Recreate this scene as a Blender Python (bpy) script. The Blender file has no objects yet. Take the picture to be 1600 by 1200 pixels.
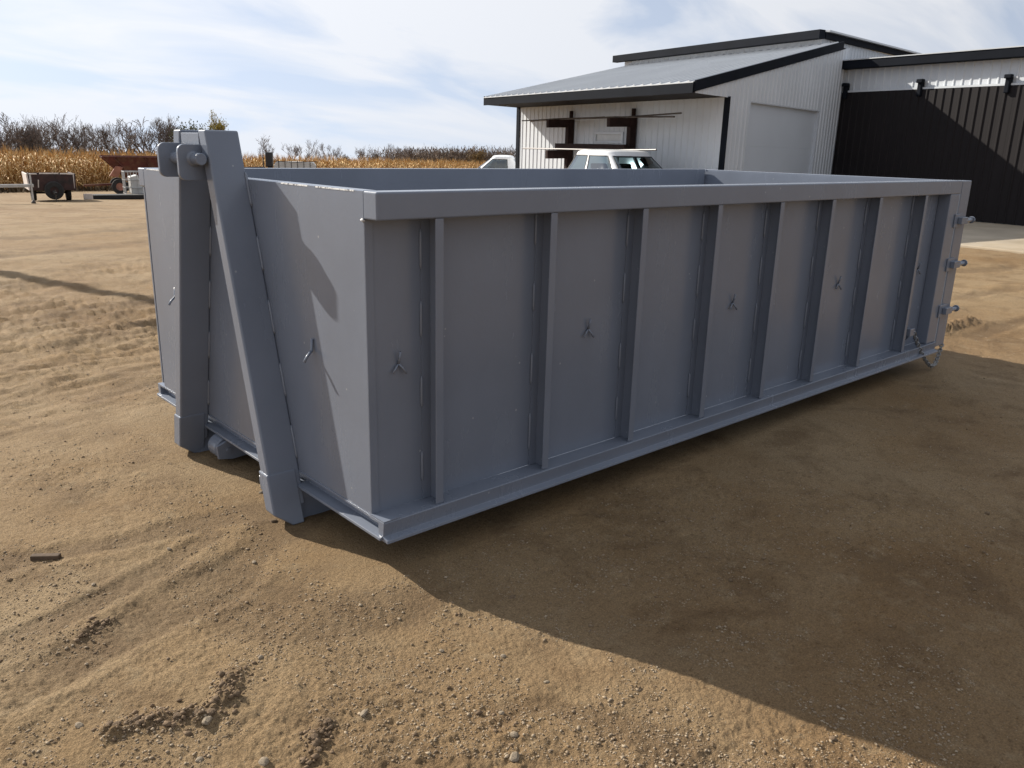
import bpy, math, random
import numpy as np

random.seed(7)
rng = np.random.default_rng(7)
S = bpy.context.scene
COL = S.collection
rad = math.radians

# ------------------------------------------------------------------ camera
CAM = np.array([-1.5814, -2.557, 1.634])
PITCH, YAW, ROLL = rad(-16.19), rad(47.83), rad(1.438)
cy, sy, cp, sp = math.cos(YAW), math.sin(YAW), math.cos(PITCH), math.sin(PITCH)
fw = np.array([cy * cp, sy * cp, sp])
rt = np.array([sy, -cy, 0.0])
up = np.cross(rt, fw)
cr, sr = math.cos(ROLL), math.sin(ROLL)
rt, up = cr * rt + sr * up, -sr * rt + cr * up
from mathutils import Matrix, Vector
cd = bpy.data.cameras.new("camera")
cam = bpy.data.objects.new("camera", cd)
COL.objects.link(cam)
cam.matrix_world = Matrix([[rt[0], up[0], -fw[0], CAM[0]],
                           [rt[1], up[1], -fw[1], CAM[1]],
                           [rt[2], up[2], -fw[2], CAM[2]],
                           [0, 0, 0, 1]])
cd.sensor_width = 36.0
cd.lens = 28.71
cd.clip_start = 0.05
cd.clip_end = 9000
S.camera = cam

# ------------------------------------------------------------------ light
SUN_AZ, SUN_EL = rad(106.5), rad(30.5)          # direction towards the sun
world = bpy.data.worlds.new("World")
S.world = world
world.use_nodes = True
wn, wl = world.node_tree.nodes, world.node_tree.links
wn.clear()
def wnode(t, **k):
    n = wn.new(t)
    for a, b in k.items():
        setattr(n, a, b)
    return n
w_out = wnode("ShaderNodeOutputWorld")
w_bg = wnode("ShaderNodeBackground")
w_bg.inputs["Strength"].default_value = 0.10
w_tc = wnode("ShaderNodeTexCoord")
w_sep = wnode("ShaderNodeSeparateXYZ")
w_max = wnode("ShaderNodeMath", operation='MAXIMUM'); w_max.inputs[1].default_value = 0.0
w_com = wnode("ShaderNodeCombineXYZ")
wl.new(w_tc.outputs["Generated"], w_sep.inputs[0])
wl.new(w_sep.outputs[2], w_max.inputs[0])
wl.new(w_sep.outputs[0], w_com.inputs[0]); wl.new(w_sep.outputs[1], w_com.inputs[1]); w_zl = wnode("ShaderNodeMath", operation='MULTIPLY_ADD'); w_zl.inputs[1].default_value = 0.85; w_zl.inputs[2].default_value = 0.24
wl.new(w_max.outputs[0], w_zl.inputs[0]); wl.new(w_zl.outputs[0], w_com.inputs[2])
w_sky = wnode("ShaderNodeTexSky", sky_type='NISHITA')
w_sky.sun_disc = False
w_sky.sun_elevation = SUN_EL
w_sky.sun_rotation = math.pi / 2 - SUN_AZ
w_sky.altitude = 300
w_sky.air_density = 1.0
w_sky.dust_density = 0.6
w_sky.ozone_density = 1.5
wl.new(w_com.outputs[0], w_sky.inputs["Vector"])
# thin high cloud: noise on a flat layer overhead
w_add = wnode("ShaderNodeMath", operation='ADD'); w_add.inputs[1].default_value = 0.30
w_mc = wnode("ShaderNodeMath", operation='MAXIMUM'); w_mc.inputs[1].default_value = -0.12
wl.new(w_sep.outputs[2], w_mc.inputs[0]); wl.new(w_mc.outputs[0], w_add.inputs[0])
w_dx = wnode("ShaderNodeMath", operation='DIVIDE'); w_dy = wnode("ShaderNodeMath", operation='DIVIDE')
wl.new(w_sep.outputs[0], w_dx.inputs[0]); wl.new(w_add.outputs[0], w_dx.inputs[1])
wl.new(w_sep.outputs[1], w_dy.inputs[0]); wl.new(w_add.outputs[0], w_dy.inputs[1])
w_cl = wnode("ShaderNodeCombineXYZ")
wl.new(w_dx.outputs[0], w_cl.inputs[0]); wl.new(w_dy.outputs[0], w_cl.inputs[1])
w_map = wnode("ShaderNodeMapping")
w_map.inputs["Rotation"].default_value = (0, 0, rad(-38))
w_map.inputs["Scale"].default_value = (0.55, 1.25, 1)
w_map.inputs["Location"].default_value = (-2.7, 4.4, 0)
wl.new(w_cl.outputs[0], w_map.inputs[0])
w_n = wnode("ShaderNodeTexNoise")
w_n.inputs["Scale"].default_value = 1.7
w_n.inputs["Detail"].default_value = 7
w_n.inputs["Roughness"].default_value = 0.52
w_n.inputs["Distortion"].default_value = 0.9
wl.new(w_map.outputs[0], w_n.inputs["Vector"])
w_r = wnode("ShaderNodeValToRGB")
w_r.color_ramp.elements[0].position = 0.40; w_r.color_ramp.elements[0].color = (0.40, 0.40, 0.40, 1)
w_r.color_ramp.elements[1].position = 0.57; w_r.color_ramp.elements[1].color = (0.96, 0.96, 0.96, 1)
wl.new(w_n.outputs["Fac"], w_r.inputs[0])
w_mix = wnode("ShaderNodeMixRGB")
# thin cloud scatters light forward: brighter towards the sun, dimmer away from it
w_dot = wnode("ShaderNodeVectorMath", operation='DOT_PRODUCT')
w_nrm = wnode("ShaderNodeVectorMath", operation='NORMALIZE')
wl.new(w_tc.outputs["Generated"], w_nrm.inputs[0]); wl.new(w_nrm.outputs[0], w_dot.inputs[0])
w_dot.inputs[1].default_value = (math.cos(SUN_AZ)*math.cos(SUN_EL), math.sin(SUN_AZ)*math.cos(SUN_EL), math.sin(SUN_EL))
w_h = wnode("ShaderNodeMapRange"); w_h.inputs[1].default_value = -1; w_h.inputs[2].default_value = 1
wl.new(w_dot.outputs["Value"], w_h.inputs[0])
w_sq = wnode("ShaderNodeMath", operation='POWER'); w_sq.inputs[1].default_value = 1.6; wl.new(w_h.outputs[0], w_sq.inputs[0])
w_ph = wnode("ShaderNodeMath", operation='MULTIPLY_ADD'); w_ph.inputs[1].default_value = 0.45; w_ph.inputs[2].default_value = 0.60
wl.new(w_sq.outputs[0], w_ph.inputs[0])
w_cc = wnode("ShaderNodeMixRGB"); w_cc.blend_type = 'MULTIPLY'; w_cc.inputs[0].default_value = 1
w_cc.inputs[1].default_value = (6.7, 6.85, 7.2, 1); wl.new(w_ph.outputs[0], w_cc.inputs[2])
wl.new(w_cc.outputs[0], w_mix.inputs[2])
wl.new(w_r.outputs[0], w_mix.inputs[0]); wl.new(w_sky.outputs[0], w_mix.inputs[1])
# pale haze low over the horizon, all round
w_inv = wnode("ShaderNodeMath", operation='SUBTRACT'); w_inv.inputs[0].default_value = 1.0
wl.new(w_max.outputs[0], w_inv.inputs[1])
w_pow = wnode("ShaderNodeMath", operation='POWER'); w_pow.inputs[1].default_value = 9.0
wl.new(w_inv.outputs[0], w_pow.inputs[0])
w_hz = wnode("ShaderNodeMath", operation='MULTIPLY'); w_hz.inputs[1].default_value = 0.55
wl.new(w_pow.outputs[0], w_hz.inputs[0])
w_mix2 = wnode("ShaderNodeMixRGB"); w_hc = wnode("ShaderNodeMixRGB"); w_hc.blend_type = 'MULTIPLY'; w_hc.inputs[0].default_value = 1; w_hc.inputs[1].default_value = (5.6, 6.0, 6.7, 1)
wl.new(w_ph.outputs[0], w_hc.inputs[2]); wl.new(w_hc.outputs[0], w_mix2.inputs[2])
wl.new(w_hz.outputs[0], w_mix2.inputs[0]); wl.new(w_mix.outputs[0], w_mix2.inputs[1])
wl.new(w_mix2.outputs[0], w_bg.inputs[0]); wl.new(w_bg.outputs[0], w_out.inputs[0])

sd = bpy.data.lights.new("sun", 'SUN')
sd.energy = 5.0
sd.angle = rad(0.53)
sd.color = (1.0, 0.93, 0.82)
sun = bpy.data.objects.new("sun", sd)
COL.objects.link(sun)
sdir = Vector((math.cos(SUN_AZ) * math.cos(SUN_EL), math.sin(SUN_AZ) * math.cos(SUN_EL), math.sin(SUN_EL)))
sun.rotation_euler = sdir.to_track_quat('Z', 'Y').to_euler()
sun.location = (-10, 40, 30)

S.view_settings.view_transform = 'Standard'
S.view_settings.look = 'None'
S.view_settings.exposure = 0.58
S.view_settings.gamma = 1.0
S.render.engine = 'CYCLES'

# ------------------------------------------------------------------ helpers
def tag(o, label=None, cat=None, group=None, kind=None):
    if label: o["label"] = label
    if cat: o["category"] = cat
    if group: o["group"] = group
    if kind: o["kind"] = kind
    return o

def empty(name, loc=(0, 0, 0), rz=0.0):
    o = bpy.data.objects.new(name, None)
    o.location = loc
    o.rotation_euler = (0, 0, rz)
    o.empty_display_size = 0.2
    COL.objects.link(o)
    return o

def link(name, me, parent=None, loc=None, rz=None):
    o = bpy.data.objects.new(name, me)
    COL.objects.link(o)
    if parent: o.parent = parent
    if loc is not None: o.location = loc
    if rz is not None: o.rotation_euler = (0, 0, rz)
    return o

def copy_tree(o, parent=None):
    c = o.copy(); COL.objects.link(c); c.parent = parent
    for ch in list(o.children):
        copy_tree(ch, c)
    return c

class MB:
    def __init__(s): s.v, s.f = [], []
    def add(s, vs, fs):
        n = len(s.v); s.v += [tuple(map(float, p)) for p in vs]; s.f += [tuple(i + n for i in f) for f in fs]; return s
    def box(s, x0, x1, y0, y1, z0, z1):
        return s.add([(x0,y0,z0),(x1,y0,z0),(x1,y1,z0),(x0,y1,z0),(x0,y0,z1),(x1,y0,z1),(x1,y1,z1),(x0,y1,z1)],
                     [(0,3,2,1),(4,5,6,7),(0,1,5,4),(1,2,6,5),(2,3,7,6),(3,0,4,7)])
    def hexa(s, b, t):      # bottom quad (ccw from above), top quad
        return s.add(list(b) + list(t), [(3,2,1,0),(4,5,6,7),(0,1,5,4),(1,2,6,5),(2,3,7,6),(3,0,4,7)])
    def prism(s, prof, a, b, axis='y'):
        # prof: list of 2d points; extruded along axis a..b. axis y: prof=(x,z); x: prof=(y,z); z: prof=(x,y)
        n = len(prof)
        def P(p, t): return {'y': (p[0], t, p[1]), 'x': (t, p[0], p[1]), 'z': (p[0], p[1], t)}[axis]
        vs = [P(p, a) for p in prof] + [P(p, b) for p in prof]
        fs = [tuple(range(n)), tuple(range(2*n-1, n-1, -1))] + [(i, i+n, (i+1)%n+n, (i+1)%n) for i in range(n)]
        return s.add(vs, fs)
    def bar(s, p, q, w, h=None, upv=(0,0,1)):
        h = h or w
        p, q, upv = Vector(p), Vector(q), Vector(upv)
        d = (q-p).normalized(); a = d.cross(upv)
        if a.length < 1e-4: a = d.cross(Vector((1,0,0)))
        a.normalize(); b = a.cross(d).normalized()
        o = [(-w/2,-h/2),(w/2,-h/2),(w/2,h/2),(-w/2,h/2)]
        vs = [p + a*i + b*j for i, j in o] + [q + a*i + b*j for i, j in o]
        return s.add(vs, [(3,2,1,0),(4,5,6,7),(0,1,5,4),(1,2,6,5),(2,3,7,6),(3,0,4,7)])
    def tube(s, pts, r, n=8, cap=True):
        pts = [Vector(p) for p in pts]
        rs = r if isinstance(r, (list, tuple)) else [r]*len(pts)
        base = len(s.v); d0 = (pts[1]-pts[0]).normalized()
        a = d0.cross(Vector((0,0,1)))
        if a.length < 1e-3: a = Vector((1,0,0))
        a.normalize()
        for i, p in enumerate(pts):
            d = (pts[min(i+1, len(pts)-1)] - pts[max(i-1, 0)]).normalized()
            a = (a - d*a.dot(d)).normalized(); b = d.cross(a)
            for k in range(n):
                t = 2*math.pi*k/n
                s.v.append(tuple(p + (a*math.cos(t) + b*math.sin(t))*rs[i]))
        for i in range(len(pts)-1):
            for k in range(n):
                s.f.append((base+i*n+k, base+i*n+(k+1)%n, base+(i+1)*n+(k+1)%n, base+(i+1)*n+k))
        if cap:
            s.f.append(tuple(base+k for k in reversed(range(n))))
            s.f.append(tuple(base+(len(pts)-1)*n+k for k in range(n)))
        return s
    def lathe(s, prof, c=(0,0,0), axis='y', n=20):
        # prof: (radius, t) closed loop, revolved about axis through c
        m = len(prof); base = len(s.v)
        for k in range(n):
            t = 2*math.pi*k/n
            for r, h in prof:
                ca, sa = r*math.cos(t), r*math.sin(t)
                p = {'y': (ca, h, sa), 'x': (h, ca, sa), 'z': (ca, sa, h)}[axis]
                s.v.append((p[0]+c[0], p[1]+c[1], p[2]+c[2]))
        for k in range(n):
            for j in range(m):
                s.f.append((base+k*m+j, base+k*m+(j+1)%m, base+((k+1)%n)*m+(j+1)%m, base+((k+1)%n)*m+j))
        return s
    def mesh(s, name, mat, smooth=False, fix=True):
        me = bpy.data.meshes.new(name)
        me.from_pydata(s.v, [], s.f)
        if fix:
            import bmesh
            bm = bmesh.new(); bm.from_mesh(me)
            bmesh.ops.recalc_face_normals(bm, faces=bm.faces)
            bm.to_mesh(me); bm.free()
        if smooth:
            me.shade_smooth()
        if mat: me.materials.append(mat)
        return me
    def build(s, name, mat, parent=None, bevel=0.0, smooth=False, loc=None, rz=None, seg=2):
        o = link(name, s.mesh(name, mat, smooth), parent, loc, rz)
        if bevel > 0:
            m = o.modifiers.new("bevel", 'BEVEL'); m.width = bevel; m.segments = seg
            m.limit_method = 'ANGLE'; m.angle_limit = rad(40); m.harden_normals = False
        return o

def np_mesh(name, verts, quads=None, tris=None, mat=None, smooth=False):
    me = bpy.data.meshes.new(name)
    verts = np.asarray(verts, np.float32)
    me.vertices.add(len(verts)); me.vertices.foreach_set("co", verts.ravel())
    parts, st, tot = [], [], 0
    nq = 0 if quads is None else len(quads); nt = 0 if tris is None else len(tris)
    loops = np.concatenate([a.ravel() for a in (quads, tris) if a is not None and len(a)]).astype(np.int32)
    starts = np.concatenate([np.arange(nq)*4, nq*4 + np.arange(nt)*3]).astype(np.int32)
    tots = np.concatenate([np.full(nq, 4), np.full(nt, 3)]).astype(np.int32)
    me.loops.add(len(loops)); me.loops.foreach_set("vertex_index", loops)
    me.polygons.add(nq+nt); me.polygons.foreach_set("loop_start", starts); me.polygons.foreach_set("loop_total", tots)
    if smooth: me.polygons.foreach_set("use_smooth", np.ones(nq+nt, bool))
    me.update(calc_edges=True)
    if mat: me.materials.append(mat)
    return me

# ------------------------------------------------------------------ materials
def mat(name, col, rough=0.6, metal=0.0, var=0.0, vscale=4.0, bump=0.0, bscale=30.0, col2=None, c2scale=2.0, c2lo=0.45, c2hi=0.65,
        detail=4.0, spec=0.5, coords="Object", rvar=0.0):
    m = bpy.data.materials.new(name); m.use_nodes = True
    nt = m.node_tree; n, l = nt.nodes, nt.links
    b = n["Principled BSDF"]
    b.inputs["Base Color"].default_value = (*col, 1)
    b.inputs["Roughness"].default_value = rough
    b.inputs["Metallic"].default_value = metal
    b.inputs["Specular IOR Level"].default_value = spec
    tc = n.new("ShaderNodeTexCoord")
    last = None
    if col2:
        t = n.new("ShaderNodeTexNoise"); t.inputs["Scale"].default_value = c2scale; t.inputs["Detail"].default_value = detail
        t.inputs["Roughness"].default_value = 0.6
        l.new(tc.outputs[coords], t.inputs["Vector"])
        r = n.new("ShaderNodeValToRGB"); r.color_ramp.elements[0].position = c2lo; r.color_ramp.elements[1].position = c2hi
        l.new(t.outputs["Fac"], r.inputs[0])
        mx = n.new("ShaderNodeMixRGB"); mx.inputs[1].default_value = (*col, 1); mx.inputs[2].default_value = (*col2, 1)
        l.new(r.outputs[0], mx.inputs[0]); last = mx.outputs[0]
    if var > 0:
        t = n.new("ShaderNodeTexNoise"); t.inputs["Scale"].default_value = vscale; t.inputs["Detail"].default_value = detail
        l.new(tc.outputs[coords], t.inputs["Vector"])
        mr = n.new("ShaderNodeMapRange"); mr.inputs[1].default_value = 0.3; mr.inputs[2].default_value = 0.7
        mr.inputs[3].default_value = 1-var; mr.inputs[4].default_value = 1+var
        l.new(t.outputs["Fac"], mr.inputs[0])
        mu = n.new("ShaderNodeMixRGB"); mu.blend_type = 'MULTIPLY'; mu.inputs[0].default_value = 1
        if last: l.new(last, mu.inputs[1])
        else: mu.inputs[1].default_value = (*col, 1)
        l.new(mr.outputs[0], mu.inputs[2]); last = mu.outputs[0]
        if rvar > 0:
            m2 = n.new("ShaderNodeMapRange"); m2.inputs[1].default_value = 0.3; m2.inputs[2].default_value = 0.7
            m2.inputs[3].default_value = rough-rvar; m2.inputs[4].default_value = rough+rvar
            l.new(t.outputs["Fac"], m2.inputs[0]); l.new(m2.outputs[0], b.inputs["Roughness"])
    if last: l.new(last, b.inputs["Base Color"])
    if bump > 0:
        t = n.new("ShaderNodeTexNoise"); t.inputs["Scale"].default_value = bscale; t.inputs["Detail"].default_value = 5
        l.new(tc.outputs[coords], t.inputs["Vector"])
        bp = n.new("ShaderNodeBump"); bp.inputs["Strength"].default_value = 0.6; bp.inputs["Distance"].default_value = bump
        l.new(t.outputs["Fac"], bp.inputs["Height"]); l.new(bp.outputs[0], b.inputs["Normal"])
    return m

M = {}
M['grey'] = mat("grey_paint", (0.168, 0.190, 0.235), 0.25, var=0.06, vscale=2.2, bump=0.0006, bscale=60, spec=0.5, rvar=0.03, detail=4)
def wavy(m, scale, dist):
    # slight oil-canning of thin sheet, chained under the existing bump
    n, l = m.node_tree.nodes, m.node_tree.links; b = n["Principled BSDF"]
    t = n.new("ShaderNodeTexNoise"); t.inputs["Scale"].default_value = scale; t.inputs["Detail"].default_value = 1
    tc = n.new("ShaderNodeTexCoord"); l.new(tc.outputs["Object"], t.inputs["Vector"])
    bp = n.new("ShaderNodeBump"); bp.inputs["Strength"].default_value = 1; bp.inputs["Distance"].default_value = dist
    l.new(t.outputs["Fac"], bp.inputs["Height"])
    old = [x for x in n if x.type == 'BUMP' and x != bp]
    if old: l.new(bp.outputs[0], old[0].inputs["Normal"])
    else: l.new(bp.outputs[0], b.inputs["Normal"])
wavy(M['grey'], 1.3, .006)
def scuffs(m):
    # faint upright rub marks, and rare pale specks of overspray and chips
    n, l = m.node_tree.nodes, m.node_tree.links; b = n["Principled BSDF"]
    src = b.inputs["Base Color"].links[0].from_socket
    tc = n.new("ShaderNodeTexCoord"); mp = n.new("ShaderNodeMapping"); mp.inputs["Scale"].default_value = (3, 3, .9)
    l.new(tc.outputs["Object"], mp.inputs[0])
    t = n.new("ShaderNodeTexNoise"); t.inputs["Scale"].default_value = 1.6; t.inputs["Detail"].default_value = 6; t.inputs["Roughness"].default_value = .65
    l.new(mp.outputs[0], t.inputs["Vector"])
    mr = n.new("ShaderNodeMapRange"); mr.inputs[1].default_value = .3; mr.inputs[2].default_value = .7; mr.inputs[3].default_value = .975; mr.inputs[4].default_value = 1.025
    l.new(t.outputs["Fac"], mr.inputs[0])
    mu = n.new("ShaderNodeMixRGB"); mu.blend_type = 'MULTIPLY'; mu.inputs[0].default_value = 1; l.new(src, mu.inputs[1]); l.new(mr.outputs[0], mu.inputs[2])
    v = n.new("ShaderNodeTexVoronoi"); v.inputs["Scale"].default_value = 9; l.new(tc.outputs["Object"], v.inputs["Vector"])
    v2 = n.new("ShaderNodeMapRange"); v2.inputs[1].default_value = .035; v2.inputs[2].default_value = .055; v2.inputs[3].default_value = .8; v2.inputs[4].default_value = 0
    l.new(v.outputs["Distance"], v2.inputs[0])
    mx = n.new("ShaderNodeMixRGB"); mx.inputs[2].default_value = (.33, .34, .35, 1); l.new(v2.outputs[0], mx.inputs[0]); l.new(mu.outputs[0], mx.inputs[1])
    l.new(mx.outputs[0], b.inputs["Base Color"])
    # the same marks dull the gloss a little
    r2 = n.new("ShaderNodeMapRange"); r2.inputs[1].default_value = .3; r2.inputs[2].default_value = .7; r2.inputs[3].default_value = .22; r2.inputs[4].default_value = .29
    l.new(t.outputs["Fac"], r2.inputs[0]); l.new(r2.outputs[0], b.inputs["Roughness"])
scuffs(M['grey'])
M['weld'] = mat("weld_bead", (0.185, 0.205, 0.245), 0.35, bump=0.002, bscale=150)
M['chip'] = mat("chipped_edge", (0.75, 0.75, 0.74), 0.5, col2=(0.10, 0.10, 0.11), c2scale=60, c2lo=0.5, c2hi=0.6)
M['steel'] = mat("bare_steel", (0.20, 0.19, 0.18), 0.42, 0.6, var=0.25, vscale=20)
M['chain'] = mat("chain_steel", (0.28, 0.28, 0.28), 0.35, 0.8)
M['white_metal'] = mat("white_siding", (0.58, 0.61, 0.645), 0.45, var=0.05, vscale=0.8)
M['door_white'] = mat("white_door", (0.54, 0.575, 0.62), 0.5, var=0.03, vscale=1.0)
M['roof_metal'] = mat("roof_sheet", (0.50, 0.52, 0.54), 0.45, 0.15, var=0.06, vscale=0.7)
M['trim'] = mat("charcoal_trim", (0.0095, 0.0115, 0.0165), 0.7, var=0.15, vscale=2, spec=0.06)
M['soffit'] = mat("brown_soffit", (0.016, 0.012, 0.0105), 0.7, var=0.15, vscale=3, spec=0.15)
M['dark_door'] = mat("dark_brown_siding", (0.012, 0.0095, 0.0105), 0.65, var=0.12, vscale=0.9, spec=0.25)
M['rack'] = mat("rust_brown_steel", (0.026, 0.013, 0.011), 0.75, var=0.3, vscale=5, spec=0.2)
M['rod'] = mat("dark_rod", (0.07, 0.055, 0.045), 0.5, 0.4, var=0.3, vscale=6)
M['pipe'] = mat("pale_pipe", (0.17, 0.16, 0.16), 0.5, 0.4)
M['concrete'] = mat("concrete", (0.38, 0.32, 0.24), 0.85, var=0.14, vscale=0.9, bump=0.003, bscale=40, col2=(0.33, 0.265, 0.18), c2scale=0.6)
M['car_white'] = mat("white_car_paint", (0.78, 0.79, 0.80), 0.22, var=0.02)
M['plastic'] = mat("black_plastic", (0.018, 0.018, 0.02), 0.5)
M['tyre'] = mat("tyre_rubber", (0.022, 0.021, 0.020), 0.8, var=0.3, vscale=9)
M['rim'] = mat("wheel_rim", (0.35, 0.35, 0.36), 0.35, 0.7)
M['interior'] = mat("cab_interior", (0.07, 0.068, 0.072), 0.8)
M['chrome'] = mat("chrome", (0.6, 0.6, 0.62), 0.12, 1.0)
M['rust'] = mat("rusty_red", (0.105, 0.028, 0.021), 0.7, var=0.3, vscale=3, col2=(0.15, 0.07, 0.04), c2scale=3.5)
M['rust_pale'] = mat("faded_red", (0.33, 0.15, 0.105), 0.7, var=0.25, vscale=4)
M['rust_brown'] = mat("rusty_brown", (0.050, 0.024, 0.021), 0.8, var=0.4, vscale=4, col2=(0.03, 0.022, 0.02), c2scale=3)
M['pale_edge'] = mat("pale_worn_edge", (0.62, 0.55, 0.50), 0.7, var=0.2, vscale=6)
M['galv'] = mat("galvanised", (0.45, 0.45, 0.44), 0.45, 0.5, var=0.12, vscale=8)
M['poly'] = mat("white_poly_tank", (0.55, 0.55, 0.53), 0.5, var=0.1, vscale=3)
M['black'] = mat("black_sheet", (0.015, 0.014, 0.014), 0.7, var=0.3, vscale=4)
M['wood_dark'] = mat("weathered_wood", (0.10, 0.065, 0.04), 0.9, var=0.3, vscale=14, bump=0.004, bscale=40)
M['wood_pole'] = mat("pole_wood", (0.12, 0.085, 0.06), 0.9, var=0.2, vscale=6, bump=0.004, bscale=20)
M['stone'] = mat("stone", (0.27, 0.215, 0.15), 0.9, var=0.35, vscale=9, bump=0.003, bscale=60)
M['clod'] = mat("dirt_clod", (0.17, 0.115, 0.068), 0.95, var=0.25, vscale=20, bump=0.008, bscale=70)
M['bark'] = mat("bark", (0.150, 0.122, 0.106), 0.95, var=0.2, vscale=2)
M['twig'] = mat("twig", (0.165, 0.132, 0.114), 0.95, var=0.25, vscale=0.6)
M['brown_leaf'] = mat("brown_foliage", (0.150, 0.108, 0.078), 0.95, var=0.35, vscale=0.7)
M['brush'] = mat("brush_twigs", (0.175, 0.130, 0.098), 0.95, var=0.4, vscale=0.35)
M['green_leaf'] = mat("dull_green_foliage", (0.11, 0.115, 0.055), 0.9, var=0.3, vscale=0.8)
M['yellow_leaf'] = mat("yellow_foliage", (0.34, 0.27, 0.045), 0.8, var=0.3, vscale=0.8)
M['russet_leaf'] = mat("russet_foliage", (0.20, 0.125, 0.04), 0.85, var=0.3, vscale=0.8)
M['needle'] = mat("needles", (0.020, 0.032, 0.020), 0.9, var=0.3, vscale=1.2)

def glass(name, tint=(0.55, 0.62, 0.64), a=0.45):
    m = bpy.data.materials.new(name); m.use_nodes = True
    n, l = m.node_tree.nodes, m.node_tree.links; n.clear()
    o = n.new("ShaderNodeOutputMaterial"); t = n.new("ShaderNodeBsdfTransparent"); g = n.new("ShaderNodeBsdfGlossy")
    t.inputs[0].default_value = (*tint, 1); g.inputs["Roughness"].default_value = 0.03; g.inputs[0].default_value = (0.9, 0.95, 1, 1)
    fr = n.new("ShaderNodeFresnel"); fr.inputs[0].default_value = 1.6
    mr = n.new("ShaderNodeMath"); mr.operation = 'MULTIPLY_ADD'; mr.inputs[1].default_value = 1.1; mr.inputs[2].default_value = a*0.25
    x = n.new("ShaderNodeMixShader")
    l.new(fr.outputs[0], mr.inputs[0]); l.new(mr.outputs[0], x.inputs[0]); l.new(t.outputs[0], x.inputs[1]); l.new(g.outputs[0], x.inputs[2]); l.new(x.outputs[0], o.inputs[0])
    return m
M['glass'] = glass("window_glass", (0.34, 0.41, 0.43), 0.4)
M['glass_dark'] = glass("windscreen_glass", (0.32, 0.38, 0.40), 0.2)

# corn: colour from a per-plant tint stored on the mesh
def corn_mat():
    m = bpy.data.materials.new("dry_corn"); m.use_nodes = True
    n, l = m.node_tree.nodes, m.node_tree.links; b = n["Principled BSDF"]; b.inputs["Roughness"].default_value = 0.75
    a = n.new("ShaderNodeAttribute"); a.attribute_name = "tint"
    r = n.new("ShaderNodeValToRGB"); e = r.color_ramp.elements
    e[0].position = 0; e[0].color = (0.22, 0.100, 0.026, 1); e[1].position = 1; e[1].color = (0.66, 0.46, 0.20, 1)
    x = e.new(0.5); x.color = (0.50, 0.30, 0.105, 1)
    l.new(a.outputs["Fac"], r.inputs[0]); l.new(r.outputs[0], b.inputs["Base Color"])
    b.inputs["Subsurface Weight"].default_value = 0.0
    return m
M['corn'] = corn_mat()
# ------------------------------------------------------------------ ground
def terrain(x, y):
    s = (x - CAM[0]) * math.cos(rad(75)) + (y - CAM[1]) * math.sin(rad(75))
    return -0.032 * 3 * np.logaddexp(0, (s - 15) / 3)

def T(x, y): return float(terrain(np.float64(x), np.float64(y)))

def vnoise(x, y, seed):
    xi = np.floor(x).astype(np.int64); yi = np.floor(y).astype(np.int64)
    fx, fy = x - xi, y - yi
    fx = fx*fx*fx*(fx*(fx*6-15)+10); fy = fy*fy*fy*(fy*(fy*6-15)+10)
    def h(a, b):
        n = (a*374761393 + b*668265263 + seed*974634777) & 0xFFFFFFFF
        n = ((n ^ (n >> 13)) * 1274126177) & 0xFFFFFFFF
        n = (n ^ (n >> 16)) & 0xFFFFFFFF
        return n / 4294967295.0 * 2 - 1
    a = h(xi, yi)*(1-fx) + h(xi+1, yi)*fx
    b = h(xi, yi+1)*(1-fx) + h(xi+1, yi+1)*fx
    return a*(1-fy) + b*fy
def fbm(x, y, f, seed, o=3, g=0.5):
    s = 0; a = 1.0
    for i in range(o):
        c, d = math.cos(0.7*i+seed), math.sin(0.7*i+seed)
        s = s + a*vnoise((x*c-y*d)*f+17.3*i, (x*d+y*c)*f-9.1*i, seed*13+i); a *= g; f *= 2.03
    return s
def sstep(a, b, v):
    t = np.clip((v-a)/(b-a), 0, 1); return t*t*(3-2*t)
def polydist(x, y, pts):
    best = np.full(x.shape, 1e9); al = np.zeros(x.shape); side = np.zeros(x.shape); acc = 0
    for (ax, ay), (bx, by) in zip(pts[:-1], pts[1:]):
        dx, dy = bx-ax, by-ay; L = math.hypot(dx, dy)
        t = np.clip(((x-ax)*dx+(y-ay)*dy)/(L*L), 0, 1)
        px, py = x-ax-t*dx, y-ay-t*dy; d = np.hypot(px, py); m = d < best
        best = np.where(m, d, best); al = np.where(m, acc+t*L, al); side = np.where(m, np.sign(px*dy-py*dx), side); acc += L
    return best, al, side

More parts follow.
